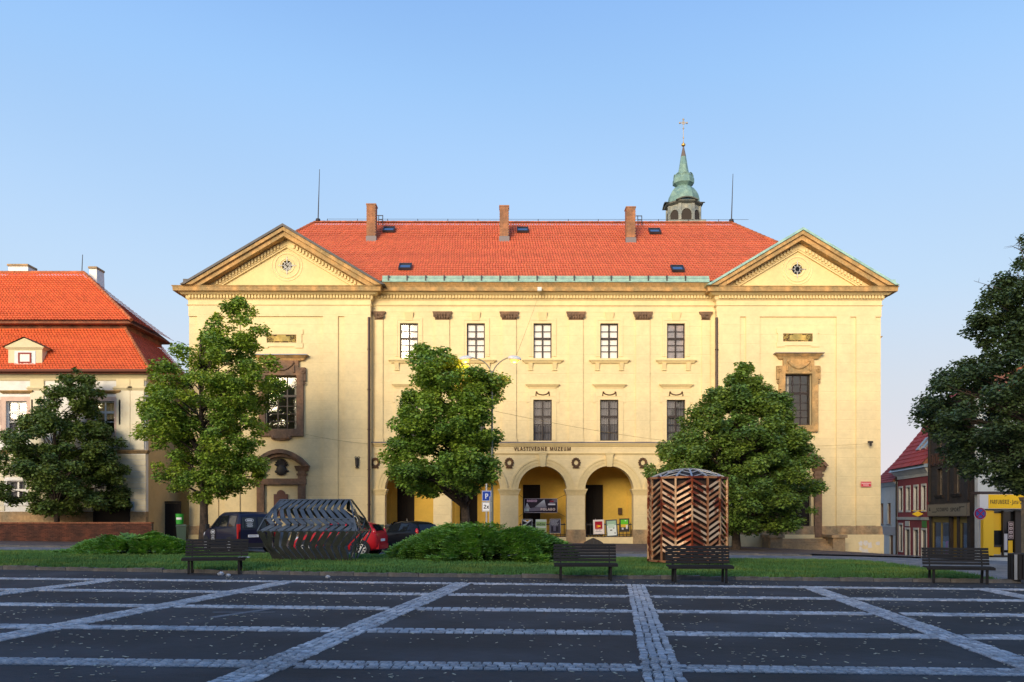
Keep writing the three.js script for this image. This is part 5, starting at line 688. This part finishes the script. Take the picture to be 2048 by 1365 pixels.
{
  const at = (p, d) => { const x = (p - 1024) * d / 1700; return [x, gh(x, -d) + .0, -d]; };
  const b0 = makeBench('park bench on the left, turned slightly, before the dark van', at(430, 24.6), .16);
  copyOf(b0, 'park bench before the large juniper, left of the upright sculpture', at(1171, 23.7), -.02);
  copyOf(b0, 'park bench standing before the upright rusty sculpture', at(1399, 23.3), -.03);
  copyOf(b0, 'rightmost park bench beside the litter bin', at(1917, 24.1), -.22);
  const nb = thing('newspaper', 'crumpled newspaper lying on the seat of the left park bench', 'paper', [at(487, 24.45)[0] + .02, gh(-7.6, -24.4) + .485, -24.42]), q = new THREE.PlaneGeometry(.30, .16, 5, 3).rotateX(-Math.PI / 2), p = q.attributes.position, r = rng(3); for (let i = 0; i < p.count; i++) p.setY(i, r() * .04); q.computeVertexNormals(); part('sheet', q, S(lin(.55, .5, .48), { side: THREE.DoubleSide }), nb);
  const lt = (label, px, d, s) => { const [x, y, z] = at(px, d), g = new THREE.IcosahedronGeometry(s, 1), pp = g.attributes.position, rr = rng(px); for (let i = 0; i < pp.count; i++) pp.setXYZ(i, pp.getX(i) * (.7 + rr() * .6), pp.getY(i) * (.5 + rr() * .5), pp.getZ(i) * (.7 + rr() * .6)); g.computeVertexNormals(); solo('crumpled_paper', label, 'litter', g.translate(x, y + s * .6, z), S(lin(.6, .62, .66)), { group: 'litter by the kerb' }); };
  lt('white crumpled paper under the left bench', 441, 23.9, .08); lt('flat scrap of white paper just right of the crumpled one under the left bench', 456, 23.6, .06); lt('small white paper on the kerb below the reclining sculpture', 655, 23.4, .06);
  // litter bin
  const x = at(2033, 24.4), bin = thing('litter_bin', 'dark slatted litter bin beside the rightmost bench', 'bin', [14.55, gh(14.5, -24.4), -24.4]); part('liner', new THREE.CylinderGeometry(.22, .2, .72, 18).translate(0, .46, 0), mat.iron, bin); part('rim', [new THREE.TorusGeometry(.26, .02, 6, 24).rotateX(Math.PI / 2).translate(0, .84, 0), new THREE.TorusGeometry(.25, .02, 6, 24).rotateX(Math.PI / 2).translate(0, .12, 0)], mat.iron, bin);
  for (let k = 0; k < 16; k++) { const a = k / 16 * 6.283; part('slat', new THREE.BoxGeometry(.075, .74, .022).translate(0, .48, .26).rotateY(a), k === 1 || k === 14 ? mat.steel : mat.bench, bin); } part('foot', new THREE.CylinderGeometry(.06, .09, .12, 10).translate(0, .05, 0), mat.iron, bin);
}
// ---------------------------------------------------------------- street lamp, signs, wires
{
  const d = 42.9, K = d / 1700, x = (984 - 1024) * K, Yt = p => 1.75 + (1034 - p) * K, gy = gh(x, -d), t = thing('street_lamp', 'tall grey street lamp with two lit curved arms before the arcade', 'street lamp', [x, 0, -d]), grey = S(lin(.15, .17, .17), { metalness: .5, roughness: .5 });
  part('pole', [rod(V(0, gy, 0), V(0, 3, 0), .085, .075, 10), rod(V(0, 3, 0), V(0, Yt(742), 0), .065, .045, 10)], grey, t);
  for (const [s, px, py] of [[-1, 931, 719], [1, 1029, 719]]) {
    const hx = (px - 984) * K, hy = Yt(py); part('arm', tube([V(0, Yt(760), 0), V(s * .12, Yt(738), 0), V(s * .5, Yt(722), 0), V(hx - s * .25, hy + .1, .02)], .032), grey, t);
    const hd = part('lamp_head', new THREE.SphereGeometry(.2, 16, 10, 0, Math.PI * 2, 0, Math.PI * .62).scale(1.75, .75, .95).rotateZ(-s * .12).translate(hx, hy + .03, .02), S(lin(.6, .62, .64), { roughness: .4, side: THREE.DoubleSide }), t);
    part('lamp_bowl', new THREE.SphereGeometry(.17, 14, 10).scale(1.3, .75, .9).translate(hx, hy - .05, .02), S(lin(.8, .6, .2), { emissive: lin(1, .46, .06), emissiveIntensity: 1.15 }), hd);
    const L = new THREE.PointLight(lin(1, .46, .07), 7, 0, 2); L.position.set(hx, hy - .22, .06); L.castShadow = true; L.shadow.radius = 6; t.add(L);
  }
}
{
  const d = 40, K = d / 1700, x = (972 - 1024) * K, Yt = p => 1.75 + (1034 - p) * K, gy = gh(x, -d), t = thing('parking_sign', 'blue parking sign over a white plate marked 2x, above the juniper', 'sign', [x, 0, -d]);
  part('post', rod(V(.02, gy, -.05), V(.02, Yt(968), -.05), .045, .045, 8), mat.steel, t); part('post', rod(V(.19, gy, .04), V(.19, Yt(994), .04), .035, .035, 8), mat.steel, t);
  const p2 = canvasTex(128, 128, (c, w) => { c.fillStyle = '#e9e9ea'; c.fillRect(0, 0, w, w); c.strokeStyle = '#8a8c90'; c.lineWidth = 6; c.strokeRect(6, 6, w - 12, w - 12); c.fillStyle = '#111'; c.font = 'bold 74px sans-serif'; c.fillText('2x', 18, 90); });
  part('plate', B(-.19, .25, Yt(1024), Yt(1004.5), -.03, -.01), mat.steel, t); part('plate_face', new THREE.PlaneGeometry(.43, .44).translate(.03, Yt(1014.2), -.005), S(0xffffff, { map: p2 }), t, { uv: true, label: 'white plate reading 2x' });
  const bl = canvasTex(128, 128, (c, w) => { c.fillStyle = '#1c3f9a'; c.fillRect(0, 0, w, w); c.strokeStyle = '#c8d0e4'; c.lineWidth = 5; c.strokeRect(5, 5, w - 10, w - 10); c.fillStyle = '#c8d0e4'; c.font = 'bold 90px sans-serif'; c.fillText('P', 36, 98); });
  part('plate', B(-.19, .25, Yt(1003), Yt(982), -.03, -.01), mat.steel, t); part('plate_face', new THREE.PlaneGeometry(.43, .48).translate(.03, Yt(992.5), -.005), S(0xffffff, { map: bl }), t, { uv: true, label: 'blue parking plate' });
}
{
  const d = 38, K = d / 1700, x = (1961 - 1024) * K, Yt = p => 1.75 + (1034 - p) * K, gy = gh(x, -d), t = thing('no_stopping_sign', 'round blue no-stopping sign with red cross on a post before the perfumery', 'sign', [x, 0, -d]);
  part('post', rod(V(0, gy, -.04), V(0, Yt(1016), -.04), .035, .035, 8), mat.steel, t);
  const disc = (r, z) => new THREE.CylinderGeometry(r, r, .012, 32).rotateX(Math.PI / 2).translate(0, Yt(1028), z), y = Yt(1028);
  part('disc_back', disc(.275, -.01), mat.white, t); part('red_ring', disc(.255, .004), S(lin(.60, .01, .10), { roughness: .4 }), t); part('blue_field', disc(.19, .018), S(lin(.04, .15, .62), { roughness: .4 }), t);
  part('red_cross', [new THREE.BoxGeometry(.40, .055, .012).rotateZ(Math.PI / 4).translate(0, y, .03), new THREE.BoxGeometry(.40, .055, .0115).rotateZ(-Math.PI / 4).translate(0, y, .031)], S(lin(.60, .01, .10), { roughness: .4 }), t);
}
{
  const onM = (px, py, z) => V((px - 1024) * (55 - z) / 1700, 1.75 + (1034 - py) * (55 - z) / 1700, -55 + z);
  const wire = (name, label, a, b, sag) => { const m = a.clone().lerp(b, .5); m.y -= sag; solo(name, label, 'wire', tube([a, a.clone().lerp(b, .25).add(V(0, -sag * .75, 0)), m, a.clone().lerp(b, .75).add(V(0, -sag * .75, 0)), b], .009, 30, 4), S(lin(.35, .25, .10))); };
  wire('overhead_wire', 'thin wire from the museum cornice down to the right lamp arm', onM(1078, 590, 1), V(.15, 9.70, -42.88), .05);
  wire('overhead_wire', 'thin wire sloping right across the museum windows above the arcade', onM(985, 822, 9), onM(1345, 884, .3), .12);
  wire('overhead_wire', 'thin wire from the left wing window to the left downpipe', onM(606, 868, .9), onM(737, 888, .7), .08);
  wire('overhead_wire', 'thin wire to the bracket lamp on the right wing', onM(1610, 893, 1.0), onM(1737, 888, .85), .03);
  const wl = thing('wall_lantern', 'black wall lantern beside the left downpipe of the museum', 'lantern', [(714 - 1024) * 54.3 / 1700, 1.75 + (1034 - 926) * 54.3 / 1700, -54.46]);
  part('body', new THREE.CylinderGeometry(.13, .11, .42, 6).translate(0, 0, .2), mat.iron, wl); part('cap', new THREE.ConeGeometry(.17, .14, 6).translate(0, .28, .2), mat.iron, wl); part('foot', [new THREE.CylinderGeometry(.1, .05, .1, 6).translate(0, -.26, .2), new THREE.BoxGeometry(.22, .03, .22).translate(0, -.32, .14)], mat.iron, wl); part('scroll', [-1, 1].map(s => new THREE.TorusGeometry(.06, .015, 5, 12).translate(s * .09, .34, .12)), mat.iron, wl);
  const fl = thing('bracket_light', 'small dark floodlight bracket high on the right wing corner', 'light', [(1738 - 1024) * 54.4 / 1700, 1.75 + (1034 - 886) * 54.4 / 1700, -54.46]); part('arm', [rod(V(0, 0, 0), V(0, .02, .35), .03), B(-.14, .14, -.04, .08, .22, .4)], mat.iron, fl); part('lamp', new THREE.CylinderGeometry(.09, .06, .22, 8).translate(.02, -.12, .3), mat.iron, fl);
  const sn = canvasTex(256, 128, (c, w, h) => { c.fillStyle = '#c4121f'; c.fillRect(0, 0, w, h); c.strokeStyle = '#f0dcdc'; c.lineWidth = 4; c.strokeRect(5, 5, w - 10, h - 10); c.fillStyle = '#f4e4e4'; let x = 16; for (let k = 0; k < 14; k++) { c.fillRect(x, 30, 9, 26); c.fillRect(x, k % 3 * 9 + 30, 13, 5); x += 16.3; } x = 52; for (let k = 0; k < 9; k++) { c.fillRect(x, 74, 9, 24); c.fillRect(x, k % 3 * 8 + 74, 13, 5); x += 16.6; } });
  const ns = thing('street_name_sign', 'small red enamel street-name sign on the right wing corner', 'sign', [(1733 - 1024) * 54.4 / 1700, 1.75 + (1034 - 969) * 54.4 / 1700, -54.43]); part('plate', new THREE.BoxGeometry(.66, .34, .03), mat.red, ns); part('plate_face', new THREE.PlaneGeometry(.64, .32).translate(0, 0, .017), S(0xffffff, { map: sn, roughness: .4 }), ns, { uv: true });
}
// ---------------------------------------------------------------- banner and posters on the arcade
{
  const P = (px, py, z) => [(px - 1024) * (55 - z) / 1700, 1.75 + (1034 - py) * (55 - z) / 1700, -55 + z], U = .03235;
  const bt = canvasTex(512, 256, (c, w, h) => {
    c.fillStyle = '#2a2230'; c.fillRect(0, 0, w, h); c.fillStyle = '#6d6878'; c.beginPath(); c.moveTo(0, 200); c.lineTo(45, 80); c.lineTo(80, 180); c.lineTo(200, 150); c.lineTo(310, 15); c.lineTo(330, 150); c.lineTo(430, 20); c.lineTo(512, 0); c.lineTo(512, 60); c.lineTo(350, 120); c.lineTo(330, 215); c.lineTo(0, 235); c.fill();
    c.strokeStyle = '#b9bcc4'; c.lineWidth = 5; for (let k = 0; k < 12; k++) { c.beginPath(); c.moveTo(310, 18); c.lineTo(170 + k * 15, 150); c.stroke(); } for (let k = 0; k < 7; k++) { c.beginPath(); c.moveTo(46, 80); c.lineTo(12 + k * 14, 190); c.stroke(); } c.fillStyle = '#a9b6b8'; c.fillRect(6, 180, 70, 50); c.fillStyle = '#e0b8d8'; c.font = 'bold 56px sans-serif'; c.fillText('RADIO', 42, 62, 160); c.fillStyle = '#e8d2c6'; c.font = 'bold 60px sans-serif'; c.fillText('POLABO', 250, 216, 230); c.fillStyle = '#8a2030'; c.fillRect(395, 35, 60, 30); c.fillStyle = '#e6e2e6'; c.fillRect(370, 92, 110, 26); c.strokeStyle = '#cfc6d2'; c.lineWidth = 5; c.strokeRect(3, 3, w - 6, h - 6);
  });
  const [bx2, by, bz] = P(1081.5, 1012, -.9), bn = thing('banner', 'dark printed banner reading RADIO hanging in the middle arch', 'banner', [bx2, by, bz], 0); const bg = new THREE.PlaneGeometry(68 * U, 29 * U, 16, 6), pp = bg.attributes.position; for (let i = 0; i < pp.count; i++) pp.setZ(i, .03 * Math.sin(pp.getX(i) * 5) + .02 * Math.sin(pp.getX(i) * 3 + pp.getY(i) * 6)); bg.computeVertexNormals(); part('cloth', bg, S(0xffffff, { map: bt, side: THREE.DoubleSide }), bn, { uv: true }); part('cord', [[-1, 1], [1, 1], [-1, -1], [1, -1]].map(([a, b]) => rod(V(a * 33 * U, b * 14 * U, .02), V(a * (a < 0 ? 1.42 : 1.62), b * .72, .05), .012, .012, 4)), mat.iron, bn);
  const poster = (label, px, py, w, h, rot, border, fn, fm) => { const [x, y, z] = P(px, py, -.28), t = thing('poster_board', label, 'poster', [x, y, z], 0, 'posters on the arcade railings'); t.rotation.z = rot; part('board', new THREE.BoxGeometry(w * U, h * U, .04), fm, t); part('print', new THREE.PlaneGeometry((w - border * 2) * U, (h - border * 2) * U).translate(0, 0, .023), S(0xffffff, { map: canvasTex(160, 224, fn) }), t, { uv: true }); };
  const blk = (c, w, h, col) => { c.fillStyle = col; c.fillRect(0, 0, w, h); };
  poster('black and white poster with two yellow triangles', 1054, 1050.5, 21, 23, .0, .6, (c, w, h) => { blk(c, w, h, '#2a2628'); c.fillStyle = '#e6e4e0'; c.beginPath(); c.moveTo(0, 20); c.lineTo(w, 10); c.lineTo(40, 130); c.lineTo(0, 120); c.lineTo(90, 70); c.fill(); c.beginPath(); c.moveTo(0, 140); c.lineTo(w, 130); c.lineTo(w / 2, h); c.fill(); c.fillStyle = '#e8a812'; c.beginPath(); c.moveTo(50, 8); c.lineTo(120, 8); c.lineTo(85, 50); c.fill(); c.beginPath(); c.moveTo(40, 140); c.lineTo(125, 140); c.lineTo(80, 200); c.fill(); }, mat.white);
  poster('pale green poster with bold black lettering', 1082, 1052, 21.5, 25, -.01, .4, (c, w, h) => { blk(c, w, h, '#a9c47c'); c.fillStyle = '#dfe8c8'; c.fillRect(0, 0, w, 40); c.fillRect(0, 120, w, 36); c.fillStyle = '#171a10'; c.font = 'bold 60px sans-serif'; c.fillText('nčm', 18, 108, 124); c.fillRect(90, 190, 50, 14); }, mat.white);
  poster('dark grey poster with white handwriting at its top', 1110.5, 1053, 21.5, 29, .0, .5, (c, w, h) => { blk(c, w, h, '#4a4550'); c.strokeStyle = '#d8d6da'; c.lineWidth = 4; for (let k = 0; k < 5; k++) { c.beginPath(); c.moveTo(12, 22 + k * 18); for (let q = 0; q < 9 - (k % 3); q++) c.lineTo(20 + q * 14, 14 + k * 18 + (q % 2) * 14); c.stroke(); } c.fillStyle = '#2c2831'; c.fillRect(20, 120, 110, 80); c.fillStyle = '#6b6674'; c.fillRect(50, 100, 40, 90); }, mat.white);
  poster('white framed poster with a red and yellow picture', 1197.5, 1054.5, 22, 29, .03, 3.5, (c, w, h) => { blk(c, w, h, '#f0e6de'); c.fillStyle = '#a8102e'; c.fillRect(0, 0, w, 150); c.fillStyle = '#e86a20'; c.fillRect(30, 70, 50, 60); c.fillStyle = '#f2c63c'; c.fillRect(60, 80, 60, 34); c.fillStyle = '#a8102e'; for (let k = 0; k < 12; k++) c.fillRect(8 + k * 12, 150, 6, 12 + (k * 7 % 5) * 7); c.fillStyle = '#8a8a90'; c.fillRect(10, 200, 130, 10); }, S(lin(.82, .72, .66)));
  poster('tilted grey framed poster with a pale landscape', 1223.5, 1057, 23, 34, .07, 2.2, (c, w, h) => { blk(c, w, h, '#dfe6e2'); c.fillStyle = '#9fbfa4'; c.fillRect(0, 0, w, 70); c.fillStyle = '#c4d8c6'; c.fillRect(20, 50, 110, 60); c.fillStyle = '#4e4a3c'; c.fillRect(50, 135, 36, 16); c.fillRect(105, 108, 20, 12); c.fillStyle = '#60606a'; c.fillRect(125, 175, 14, 26); }, S(lin(.07, .09, .10)));
  poster('black framed poster with a bright green top', 1249, 1051, 20, 27, .02, 2.6, (c, w, h) => { blk(c, w, h, '#63c02c'); c.fillStyle = '#d8b43c'; c.fillRect(0, 95, w, 60); c.fillStyle = '#3a3630'; c.fillRect(0, 155, w, 69); c.fillStyle = '#cfcfd6'; c.fillRect(20, 165, 40, 40); c.fillRect(110, 110, 40, 80); c.fillStyle = '#d8f0d0'; c.fillRect(90, 10, 30, 20); }, mat.iron);
  // heraldic stone cover, arched dark grille on the pavement
  const ax = (1187 - 1024) * 47 / 1700, ag = thing('cellar_hatch', 'dark arched metal cellar hatch on the pavement before the fourth arch', 'hatch', [ax, gh(ax, -47) + .1, -47]); part('hood', extrude((() => { const s = new THREE.Shape(); s.moveTo(-.68, 0); s.quadraticCurveTo(-.6, .3, 0, .52); s.quadraticCurveTo(.6, .3, .68, 0); s.closePath(); return s; })(), .5, -.25), mat.iron, ag); for (let k = -2; k <= 2; k++) part('grille_bar', B(k * .2 - .02, k * .2 + .02, .02, .40 - Math.abs(k) * .09, .25, .28), mat.darkMetal, ag);
}
// ---------------------------------------------------------------- vehicles
function loft(st, mapY) {   // body shell from cross sections along x; each: [x, halfWidth, yBottom, yBelt, roofHalfWidth, yRoof]
  const prof = ([x, w, yb, yh, wr, yr]) => [[0, yb], [w * .8, yb], [w * .96, yb + .10], [w, yb + (yh - yb) * .45], [w * .985, yh - .07], [w * .945, yh], [wr, yr - .06 * Math.min(1, (yr - yh) * 4)], [wr * .86, yr], [0, yr + .012]].map(([z, y]) => V(x, y, z));
  const P = st.map(prof), p = [], idx = []; const n = P[0].length;
  const g = new THREE.BufferGeometry(), all = []; for (const s of [1, -1]) for (const row of P) for (const q of row) all.push(q.x, q.y, q.z * s); const off = st.length * n;
  for (let i = 0; i < st.length - 1; i++) for (let j = 0; j < n - 1; j++) { const a = i * n + j, b = a + 1, c = a + n, d = c + 1; idx.push(a, c, b, b, c, d, off + a, off + b, off + c, off + b, off + d, off + c); }
  for (const i of [0, st.length - 1]) for (let j = 1; j < n - 1; j++) { const a = i * n; i ? idx.push(a, a + j + 1, a + j, off + a, off + a + j, off + a + j + 1) : idx.push(a, a + j, a + j + 1, off + a, off + a + j + 1, off + a + j); }
  g.setAttribute('position', new THREE.Float32BufferAttribute(all, 3)); g.setIndex(idx); g.computeVertexNormals(); return { g, P };
}
function glassPanel(P, i0, i1, j0, j1, s, f0, f1, g0 = .06, g1 = .94) {   // panel lying just proud of a loft patch (fractions inside it)
  const at = (i, j, u, v) => P[i][j].clone().lerp(P[i1][j], u).lerp(P[i][j1].clone().lerp(P[i1][j1], u), v), q = [at(i0, j0, f0, g0), at(i0, j0, f1, g0), at(i0, j0, f1, g1), at(i0, j0, f0, g1)], n = q[1].clone().sub(q[0]).cross(q[3].clone().sub(q[0])).normalize(); if (n.z < 0) n.negate();
  const a = q.map(v => { const o = v.clone().addScaledVector(n, .012); o.z *= s; return o.toArray(); }), b = q.map(v => { const o = v.clone().addScaledVector(n, -.02); o.z *= s; return o.toArray(); });
  return quadGeo([...a, ...b], s > 0 ? [[0, 1, 2, 3], [1, 0, 4, 5], [2, 1, 5, 6], [3, 2, 6, 7], [0, 3, 7, 4]] : [[3, 2, 1, 0], [5, 4, 0, 1], [6, 5, 1, 2], [7, 6, 2, 3], [4, 7, 3, 0]]);
}
function wheel(parent, x, z, r, w, s, spokes, alloy) {
  const t = part('wheel', [new THREE.TorusGeometry(r * .80, r * .2, 8, 24).scale(1, 1, w / (r * .4)).translate(x, r, z)], mat.rubber, parent), g = [new THREE.CylinderGeometry(r * .66, r * .66, .03, 24, 1).rotateX(Math.PI / 2).translate(x, r, z - s * .02)];
  part('wheel_disc', g, mat.rubber, t); const sp = [new THREE.TorusGeometry(r * .64, r * .045, 6, 24).translate(x, r, z + s * w * .3), new THREE.CylinderGeometry(r * .16, r * .16, .05, 12).rotateX(Math.PI / 2).translate(x, r, z + s * w * .3)];
  for (let k = 0; k < spokes; k++) { const a = k / spokes * 6.283 + .3; sp.push(plank(V(x + Math.cos(a) * r * .1, r + Math.sin(a) * r * .1, z + s * w * .3), V(x + Math.cos(a) * r * .64, r + Math.sin(a) * r * .64, z + s * w * .26), r * .17, .03, V(0, 0, 1))); } part('rim', sp, alloy, t);
}
const alloy = S(lin(.62, .63, .65), { metalness: .6, roughness: .35 });
const paint = (r, g, b) => new THREE.MeshPhysicalMaterial({ color: lin(r, g, b), roughness: .45, clearcoat: .25, clearcoatRoughness: .06, metalness: 0, specularIntensity: .3 });
function hatchback(name, label, pos, ry, col) {   // nose at -x
  const t = thing(name, label, 'car', pos, ry), st = [[-1.98, .55, .32, .52, .5, .54], [-1.88, .74, .22, .62, .66, .66], [-1.5, .83, .2, .82, .72, .86], [-.95, .85, .2, .93, .74, .97], [-.8, .855, .2, .95, .73, 1.02], [-.15, .86, .2, .97, .60, 1.42], [.45, .86, .2, .98, .60, 1.48], [1.05, .855, .2, 1.0, .58, 1.45], [1.5, .84, .22, 1.02, .55, 1.34], [1.72, .81, .26, 1.0, .60, 1.08], [1.86, .72, .32, .86, .6, .90]];
  const { g, P } = loft(st), m = paint(...col); part('body', g, m, t);
  for (const s of [1, -1]) {
    const gl = [glassPanel(P, 5, 6, 5, 6, s, -.35, .92, .1, .9), glassPanel(P, 6, 7, 5, 6, s, .06, .95, .1, .9), glassPanel(P, 7, 8, 5, 6, s, .1, .75, .14, .82)]; gl.forEach(q => part('side_window', q, mat.darkGlass, t));
    for (const x of [-1.28, 1.22]) { part('wheel_arch', new THREE.CylinderGeometry(.36, .36, .05, 24).rotateX(Math.PI / 2).translate(x, .33, s * .835), mat.rubber, t); wheel(t, x, s * .80, .31, .20, s, 7, alloy); }
    part('tail_light', new THREE.SphereGeometry(.17, 10, 8).scale(.6, 1.25, .45).translate(1.70, .96, s * .69), S(lin(.55, .01, .015), { roughness: .15 }), t); part('headlight', new THREE.SphereGeometry(.16, 10, 8).scale(1.3, .7, .5).translate(-1.76, .70, s * .66), S(lin(.6, .62, .65), { roughness: .15 }), t);
    part('door_handle', B(.35, .52, .86, .89, s * .86 - .02, s * .86 + .02), m, t); part('mirror', new THREE.SphereGeometry(.1, 8, 6).scale(.7, .7, 1).translate(-.62, 1.02, s * .93), m, t); part('sill', B(-.9, .86, .17, .27, s * .8 - .05, s * .8 + .04), mat.rubber, t);
  }
  const ws = quadGeo([[-.78, .985, -.62], [-.78, .985, .62], [-.18, 1.42, .53], [-.18, 1.42, -.53]].map(([x, y, z]) => [x - .035, y + .045, z]), [[0, 1, 2, 3]]), rw = quadGeo([[1.53, 1.32, -.48], [1.53, 1.32, .48], [1.735, 1.05, .55], [1.735, 1.05, -.55]].map(([x, y, z]) => [x + .02, y + .02, z]), [[0, 1, 2, 3]]);
  part('windscreen', ws, mat.darkGlass, t); part('rear_window', rw, mat.darkGlass, t); part('number_plate', B(1.86, 1.88, .62, .73, -.26, .26), mat.white, t); part('bumper', B(1.66, 1.90, .30, .52, -.66, .66), m, t); return t;
}
{
  const at = (p, d) => { const x = (p - 1024) * d / 1700; return [x, gh(x, -d) + .005, -d]; };
  hatchback('red_car', 'red hatchback half hidden behind the reclining sculpture', at(682, 36.6), -.16, [.50, .012, .022]);
  hatchback('black_car', 'black hatchback with bright red tail light beside the large juniper', at(812, 39.6), -.80, [.008, .008, .010]);
  // van, nose at -x
  const t = thing('dark_van', 'dark blue delivery van with white lettering, seen from behind', 'van', at(474, 39.2), -.86), nv = paint(.007, .010, .030);
  const st = [[-2.12, .6, .34, .6, .5, .62], [-2.02, .8, .24, .74, .68, .78], [-1.6, .88, .22, .98, .76, 1.02], [-1.25, .9, .22, 1.06, .78, 1.1], [-.45, .91, .22, 1.1, .68, 1.68], [.0, .915, .22, 1.1, .70, 1.80], [1.0, .915, .22, 1.1, .72, 1.82], [1.85, .91, .24, 1.1, .72, 1.78], [2.06, .90, .26, 1.08, .74, 1.60], [2.16, .86, .30, .98, .80, 1.05]], { g, P } = loft(st); part('body', g, nv, t);
  for (const s of [1, -1]) { [glassPanel(P, 3, 4, 5, 6, s, .45, 1.0, .05, .72), glassPanel(P, 4, 5, 5, 6, s, .1, 1, .1, .85), glassPanel(P, 5, 6, 5, 6, s, .06, .9, .1, .85), glassPanel(P, 6, 7, 5, 6, s, .06, .9, .1, .85)].forEach(q => part('side_window', q, mat.darkGlass, t)); for (const x of [-1.42, 1.3]) { part('wheel_arch', new THREE.CylinderGeometry(.38, .38, .05, 24).rotateX(Math.PI / 2).translate(x, .35, s * .89), mat.rubber, t); wheel(t, x, s * .86, .32, .2, s, 9, alloy); } part('tail_light', B(2.05, 2.16, .62, 1.28, s * .83 - .07, s * .83 + .06), S(lin(.5, .012, .012), { roughness: .2 }), t); part('headlight', new THREE.SphereGeometry(.18, 10, 8).scale(1.2, .8, .5).translate(-1.9, .76, s * .72), S(lin(.6, .62, .65), { roughness: .15 }), t); part('mirror', new THREE.BoxGeometry(.12, .2, .16).translate(-1.0, 1.16, s * 1.0), mat.rubber, t); }
  const oval = (c, w, h, lines) => { c.clearRect(0, 0, w, h); c.fillStyle = '#070a14'; c.fillRect(0, 0, w, h); c.strokeStyle = '#d6dbe2'; c.lineWidth = 7; c.beginPath(); c.ellipse(w / 2, 46, 78, 30, 0, 0, 6.3); c.stroke(); c.fillStyle = '#d6dbe2'; c.fillRect(w / 2 - 50, 36, 100, 18); for (let k = 0; k < lines; k++) { let x = w / 2 - 60 + (k % 2) * 12; while (x < w / 2 + 52 - (k % 2) * 10) { c.fillRect(x, 96 + k * 22, 8, 9); x += 11; } } };
  const lg = S(0xffffff, { map: canvasTex(192, 192, (c, w, h) => oval(c, w, h, 4)), roughness: .3 });
  part('rear_door', [B(2.115, 2.175, .42, 1.02, -.76, -.008), B(2.115, 2.175, .42, 1.02, .008, .76)], nv, t); part('rear_window', [quadGeo([[2.165, 1.10, -.72], [2.165, 1.10, -.04], [2.08, 1.58, -.04], [2.08, 1.58, -.66]].map(([x, y, z]) => [x + .012, y, z]), [[0, 3, 2, 1]]), quadGeo([[2.165, 1.10, .04], [2.165, 1.10, .72], [2.08, 1.58, .66], [2.08, 1.58, .04]].map(([x, y, z]) => [x + .012, y, z]), [[0, 3, 2, 1]])], mat.darkGlass, t);
  part('lettering', new THREE.PlaneGeometry(.46, .46).rotateX(-.18).rotateY(Math.PI / 2).translate(2.155, 1.33, .34), lg, t, { uv: true, label: 'white oval logo on the rear window' }); part('lettering', new THREE.PlaneGeometry(.62, .62).translate(-.55, .74, .925), lg, t, { uv: true, label: 'white oval logo on the front door' });
  const np = S(0xffffff, { map: canvasTex(256, 64, (c, w, h) => { c.fillStyle = '#dfe2e6'; c.fillRect(0, 0, w, h); c.fillStyle = '#22365e'; for (let k = 0; k < 8; k++) c.fillRect(26 + k * 27, 14, 15, 36); }) }); part('number_plate', B(2.175, 2.185, .70, .81, -.06, .42), mat.white, t); part('plate_face', new THREE.PlaneGeometry(.46, .10).rotateY(Math.PI / 2).translate(2.187, .755, .18), np, t, { uv: true }); part('bumper', B(2.0, 2.22, .26, .44, -.84, .84), mat.rubber, t);
  // wheelie bins
  const bin = (label, p, d, col, s) => { const [x, y, z] = at(p, d), b = thing('wheelie_bin', label, 'bin', [x, y + .08, z], .1), m = S(lin(...col), { roughness: .5 }); part('tub', layer(-.26 * s, .26 * s, .06, .95 * s, .3 * s, -.05, .0, .56 * s), m, b); part('lid', [layer(-.29 * s, .29 * s, .955 * s, 1.06 * s, .33 * s, 0, -.04, .62 * s)], m, b); for (const q of [-1, 1]) part('wheel', new THREE.CylinderGeometry(.1, .1, .05, 14).rotateZ(Math.PI / 2).translate(q * .27 * s, .1, -.25 * s), mat.rubber, b); return b; };
  bin('dark green wheelie bin by the left corner of the museum', 365, 45.5, [.010, .045, .03], 1.0); bin('dark wheelie bin behind the red car', 758, 50.5, [.012, .04, .02], 1.05); bin('dark wheelie bin between the red and the black car', 779, 50.2, [.012, .012, .012], 1.05);
  const [x, y, z] = at(361, 45.3); const gc = thing('green_container', 'bright green plastic tub standing on the left wheelie bin', 'tub', [x - .05, y + 1.15, z]); part('tub', new THREE.CylinderGeometry(.22, .18, .55, 18, 1, false).translate(0, .275, 0), S(lin(.03, .32, .03), { roughness: .4 }), gc); part('label', new THREE.CylinderGeometry(.213, .20, .12, 18, 1, true, -.6, 1.4).translate(0, .3, 0).scale(1.01, 1, 1.01), mat.white, gc);
}
renderer.render(scene, camera);
